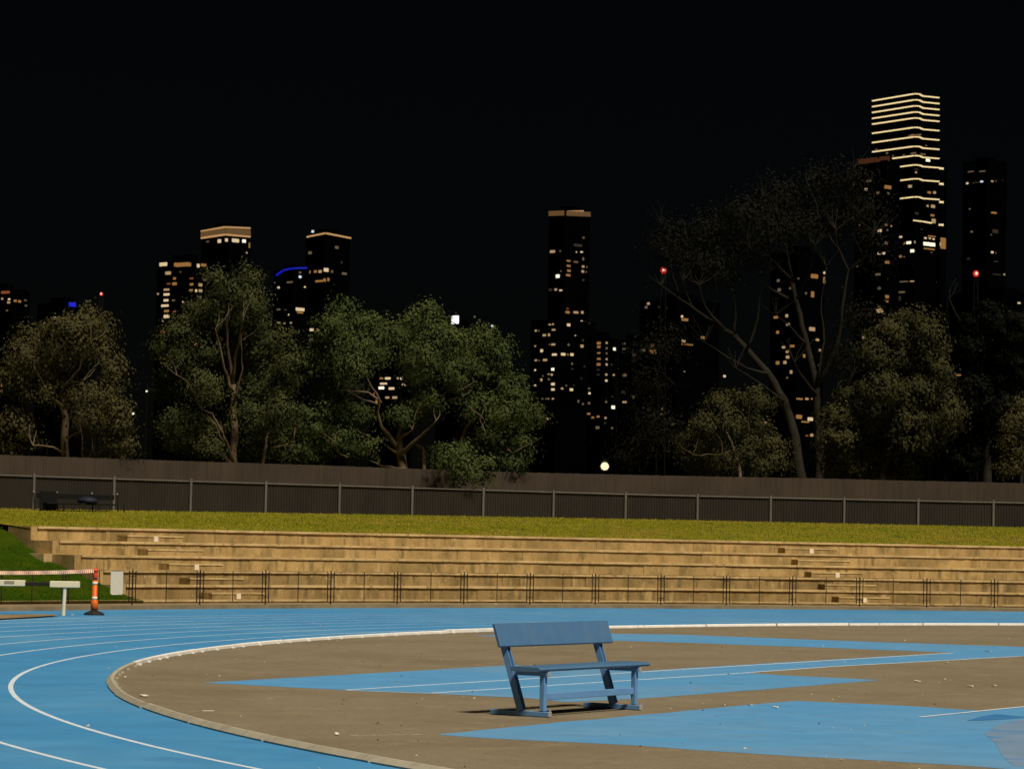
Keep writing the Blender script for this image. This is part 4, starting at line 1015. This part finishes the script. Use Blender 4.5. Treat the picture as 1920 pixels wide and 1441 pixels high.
T.wins([(651, 572, 14, 16, 'd'), (655, 612, 16, 18, 'd'), (705, 605, 14, 14, 'd'), (735, 563, 10, 10, 'd'), (805, 553, 44, 24, 'o'), (848, 538, 10, 14, 'W'), (848, 570, 12, 38, 'o'), (797, 632, 18, 34, 'o'), (768, 627, 12, 12, 'd'), (640, 732, 22, 14, 'o'), (688, 725, 14, 18, 'w'), (693, 763, 18, 14, 'w'), (648, 797, 14, 18, 'o'), (795, 783, 36, 22, 'w'), (818, 830, 20, 14, 'w'), (828, 875, 12, 14, 'w'), (674, 862, 16, 14, 'w'), (712, 857, 22, 14, 'o'),
        (690, 882, 14, 14, 'w'), (692, 905, 18, 18, 'w'), (760, 900, 14, 20, 'o'), (648, 930, 18, 20, 'o'), (680, 928, 16, 18, 'w'), (793, 928, 22, 26, 'w'), (793, 950, 18, 12, 'o'), (825, 940, 8, 12, 'd'), (707, 970, 12, 20, 'w'), (690, 995, 10, 10, 'd'), (740, 1087, 40, 10, 'o'), (772, 1087, 20, 12, 'w'), (797, 1087, 20, 9, 'o'), (738, 1165, 36, 22, 'o'), (787, 1175, 32, 20, 'W'), (765, 1187, 50, 6, 'o'), (793, 1245, 18, 16, 'w'), (772, 1247, 16, 8, 'r'), (595, 1190, 14, 14, 'w')], **z5)
T = Tower('apartment_tower', 'dark tower with reddish roof edge standing before the striped tower', 1604, 1662, 1688, 300, 1050)
T.strip([(1612, 304), (1640, 300), (1668, 297.5)], 1.8, 'strip_red')
T.wins([(1045, 138, 24, 12, 'd'), (1033, 175, 14, 14, 'W'), (978, 152, 14, 16, 'd'), (1125, 165, 44, 20, 'o'), (1085, 190, 14, 14, 'd'), (1128, 192, 12, 12, 'd'), (1118, 330, 14, 12, 'o'), (1140, 335, 10, 12, 'o'), (1093, 355, 20, 16, 'W'), (1122, 352, 12, 10, 'd'), (1120, 408, 24, 16, 'd'), (1100, 453, 38, 14, 'W'), (1122, 492, 28, 16, 'o'), (1085, 545, 26, 12, 'd'), (1090, 605, 14, 16, 'd'), (1122, 642, 22, 18, 'o'), (1120, 662, 20, 12, 'o'), (1090, 685, 12, 12, 'd'), (1093, 703, 34, 24, 'w'), (975, 300, 14, 12, 'd'), (1003, 333, 12, 12, 'd'), (990, 507, 18, 16, 'd'), (1022, 820, 14, 14, 'w')], **z5)
T = Tower('striped_tower', 'tallest tower wrapped in rows of glowing cream light strips', 1636, 1717, 1759.5, 176, 1200)
ys = [183.6, 194.7, 205.8, 217.1, 228.0, 245.4, 262.9, 280.4, 297.6, 314.8, 340.5, 374.3, 418.4]
for i, y in enumerate(ys):
    kk = 1 - i * .03
    xl = 1637 if i < 8 else (1675 if i == 8 else 1679)
    f = (1714 - xl) / (1714 - 1637)
    pts = [(xl, y - 6.5 * kk + 12.5 * kk * f), (1714, y - 7 * kk), (1722, y - 6.8 * kk), (1729, y - 3 * kk), (1759, y)]
    if i == 12: pts = [(1712, y - 5), (1729, y - 3), (1745, y)]
    T.strip(pts, .48, 'strip_warm')
T.wins([(660, 397, 120, 16, 'd'), (640, 397, 30, 18, 'o'), (690, 397, 30, 18, 'o'), (745, 480, 20, 12, 'd'), (355, 510, 20, 14, 'd'), (440, 540, 20, 20, 'd'), (487, 562, 18, 14, 'd'), (572, 555, 18, 14, 'd'), (650, 540, 50, 18, 'd'), (720, 548, 60, 18, 'd'), (760, 596, 50, 30, 'WW'), (668, 668, 50, 12, 'dd'), (665, 692, 22, 18, 'w'), (622, 803, 34, 30, 'w'), (770, 852, 40, 24, 'o'), (812, 852, 30, 26, 'w'),
        (757, 958, 22, 22, 'w'), (800, 962, 46, 32, 'w'), (670, 1018, 44, 24, 'dd'), (795, 1033, 44, 22, 'o'), (805, 1078, 46, 46, 'w'), (710, 1145, 20, 14, 'dd'), (540, 1205, 44, 20, 'W'), (520, 1255, 36, 20, 'w'), (575, 1255, 22, 20, 'o'), (612, 1250, 44, 28, 'WW'), (655, 1245, 14, 24, 'w'), (640, 1315, 36, 32, 'WW'), (537, 1360, 44, 24, 'o'), (575, 1362, 14, 14, 'd'),
        (790, 1200, 90, 14, 'o'), (770, 1262, 140, 38, 'WW'), (740, 1214, 30, 18, 'W'), (775, 1216, 22, 15, 'W'), (804, 1222, 26, 15, 'W'), (770, 1300, 130, 14, 'o'), (788, 1327, 16, 14, 'd')], ox=1560, oy=160, k=4.2375)
z7 = dict(ox=1500, oy=480, k=3.276)
T.wins([(640, 157, 60, 7, 'd'), (690, 155, 30, 8, 'w'), (620, 222, 60, 14, 'd'), (608, 260, 30, 36, 'dd')], **z7)
T = Tower('stepped_tower', 'lower wing right of the striped tower with an orange lit corner', 1738, 1764, 1776, 306, 1228)
for y, x0 in ((316.5, 1761), (345.5, 1761), (379.5, 1761), (422.0, 1760)): T.strip([(x0, y - .5), (1769, y)], .8, 'strip_warm')
T.wins([(880, 1255, 62, 118, 'o'), (862, 1262, 26, 40, 'w')], ox=1560, oy=160, k=4.2375)
T.wins([(797, 162, 100, 7, 'g'), (820, 165, 30, 6, 'w'), (815, 115, 12, 10, 'd')], **z7)
T = Tower('office_tower', 'dim slender tower with cold windows near the top right edge', 1806, 1850, 1888, 300, 1300)
T.wins([(1015, 670, 50, 10, 'd'), (1100, 667, 50, 12, 'd'), (990, 755, 18, 18, 'W'), (1050, 750, 60, 10, 'dd'), (1095, 742, 24, 16, 'p'), (1168, 740, 26, 16, 'w'), (1195, 738, 12, 12, 'd'), (1243, 733, 12, 10, 'dd'), (1008, 942, 14, 14, 'd'), (1180, 970, 60, 18, 'o'), (1022, 1108, 20, 18, 'd'), (1190, 1105, 60, 36, 'dd'), (1160, 1130, 12, 12, 'd'), (1168, 1258, 28, 20, 'W'), (1195, 1262, 14, 12, 'd'), (998, 1305, 22, 18, 'dd'), (1200, 1420, 90, 10, 'dd'), (1256, 1420, 18, 16, 'w'), (1195, 1325, 50, 10, 'dd')], ox=1560, oy=150, k=3.895)
T = Tower('low_block', 'dark low block with one warm window at the right edge', 1780, 1880, 1960, 545, 1000)
T.wins([(1910, 568, 8, 4, 'W'), (1797, 703, 12, 4, 'o'), (1879, 688, 6, 6, 'dd'), (1892, 583, 6, 3, 'dd'), (1862, 637, 4, 4, 'dd')])

# red warning lamps on slim masts
def beacon(px, py, D, r, label):
    c = at(px, py, D)
    root = empty('warning_mast', (c.x, D, 0), label, 'mast', 'red warning lamps over the skyline')
    mb = MB(); w = .9
    for sx in (-1, 1):
        for sy in (-1, 1): mb.tube([(c.x + sx * w, D + sy * w, 0), (c.x + sx * w * .4, D + sy * w * .4, c.z - r)], .09, 5)
    nseg = int(c.z / 3)
    for i in range(nseg):
        t0, t1 = i / nseg, (i + 1) / nseg; w0, w1 = w * (1 - .6 * t0), w * (1 - .6 * t1); s_ = 1 if i % 2 else -1
        mb.tube([(c.x - s_ * w0, D - w0, t0 * (c.z - r)), (c.x + s_ * w1, D - w1, t1 * (c.z - r))], .05, 4)
    mb.build('mast', 'pole_dark', root)
    mb = MB(); mb.lathe(c - Vector((0, 0, r)), [(r * .3, 0), (r * .75, r * .25), (r, r), (r * .75, r * 1.7), (r * .3, r * 2)], 14); ln = mb.build('lamp', 'red_lamp', root, True)
    mb = MB(); q = c - Vector((0, r * .9, 0)); mb.lathe(q - Vector((0, 0, r * .45)), [(r * .2, 0), (r * .45, r * .3), (r * .45, r * .6), (r * .2, r * .9)], 10); mb.build('bulb', 'red_core', ln, True)
beacon(190, 551, 700, .45, 'small red lamp on a mast between the two left trees')
beacon(1244, 507, 500, .55, 'red lamp on a mast beside the bare tree left limb tip')
beacon(1830, 513, 600, .66, 'red lamp on a mast right of the striped tower')
# street lamp behind the fence
c = at(1134, 873, 150)
sl = empty('street_lamp', (c.x, 150, 2.5), 'single glowing street lamp just above the fence top at centre', 'street lamp')
mb = MB(); mb.tube([(c.x, 150.3, 0), (c.x, 150.3, c.z + .25), (c.x, 150.0, c.z + .32)], [.09, .05, .05], 8); mb.build('pole', 'pole_dark', sl)
mb = MB(); mb.lathe(c - Vector((0, 0, .22)), [(.07, 0), (.17, .07), (.22, .20), (.17, .33), (.08, .40)], 16); mb.build('globe', 'lamp_white', sl, True)
mb = MB(); mb.lathe(c + Vector((0, 0, .22)), [(.14, 0), (.22, .03), (.1, .1)], 12); mb.build('lamp_cap', 'pole_dark', sl)
for px, py, D, tone, lab in ((275, 733, 400, 'WW', 'tiny white lamp on a pole between the two left trees, upper one'), (249, 775, 300, 'WW', 'tiny white lamp on a pole right of the far left tree, lower one')):
    c = at(px, py, D); ro = empty('pole_lamp', (c.x, D, 2.5), lab, 'lamp')
    mb = MB(); mb.tube([(c.x, D + .15, 0), (c.x, D + .15, c.z)], .06, 6); mb.build('pole', 'pole_dark', ro)
    mb = MB(); mb.lathe(c - Vector((0, 0, .12)), [(.05, 0), (.16, .08), (.16, .16), (.05, .24)], 10); mb.build('globe', 'lit_WW', ro, True)

SC.render.engine = 'CYCLES'
SC.cycles.max_bounces = 6
SC.render.resolution_x, SC.render.resolution_y = 1024, 768
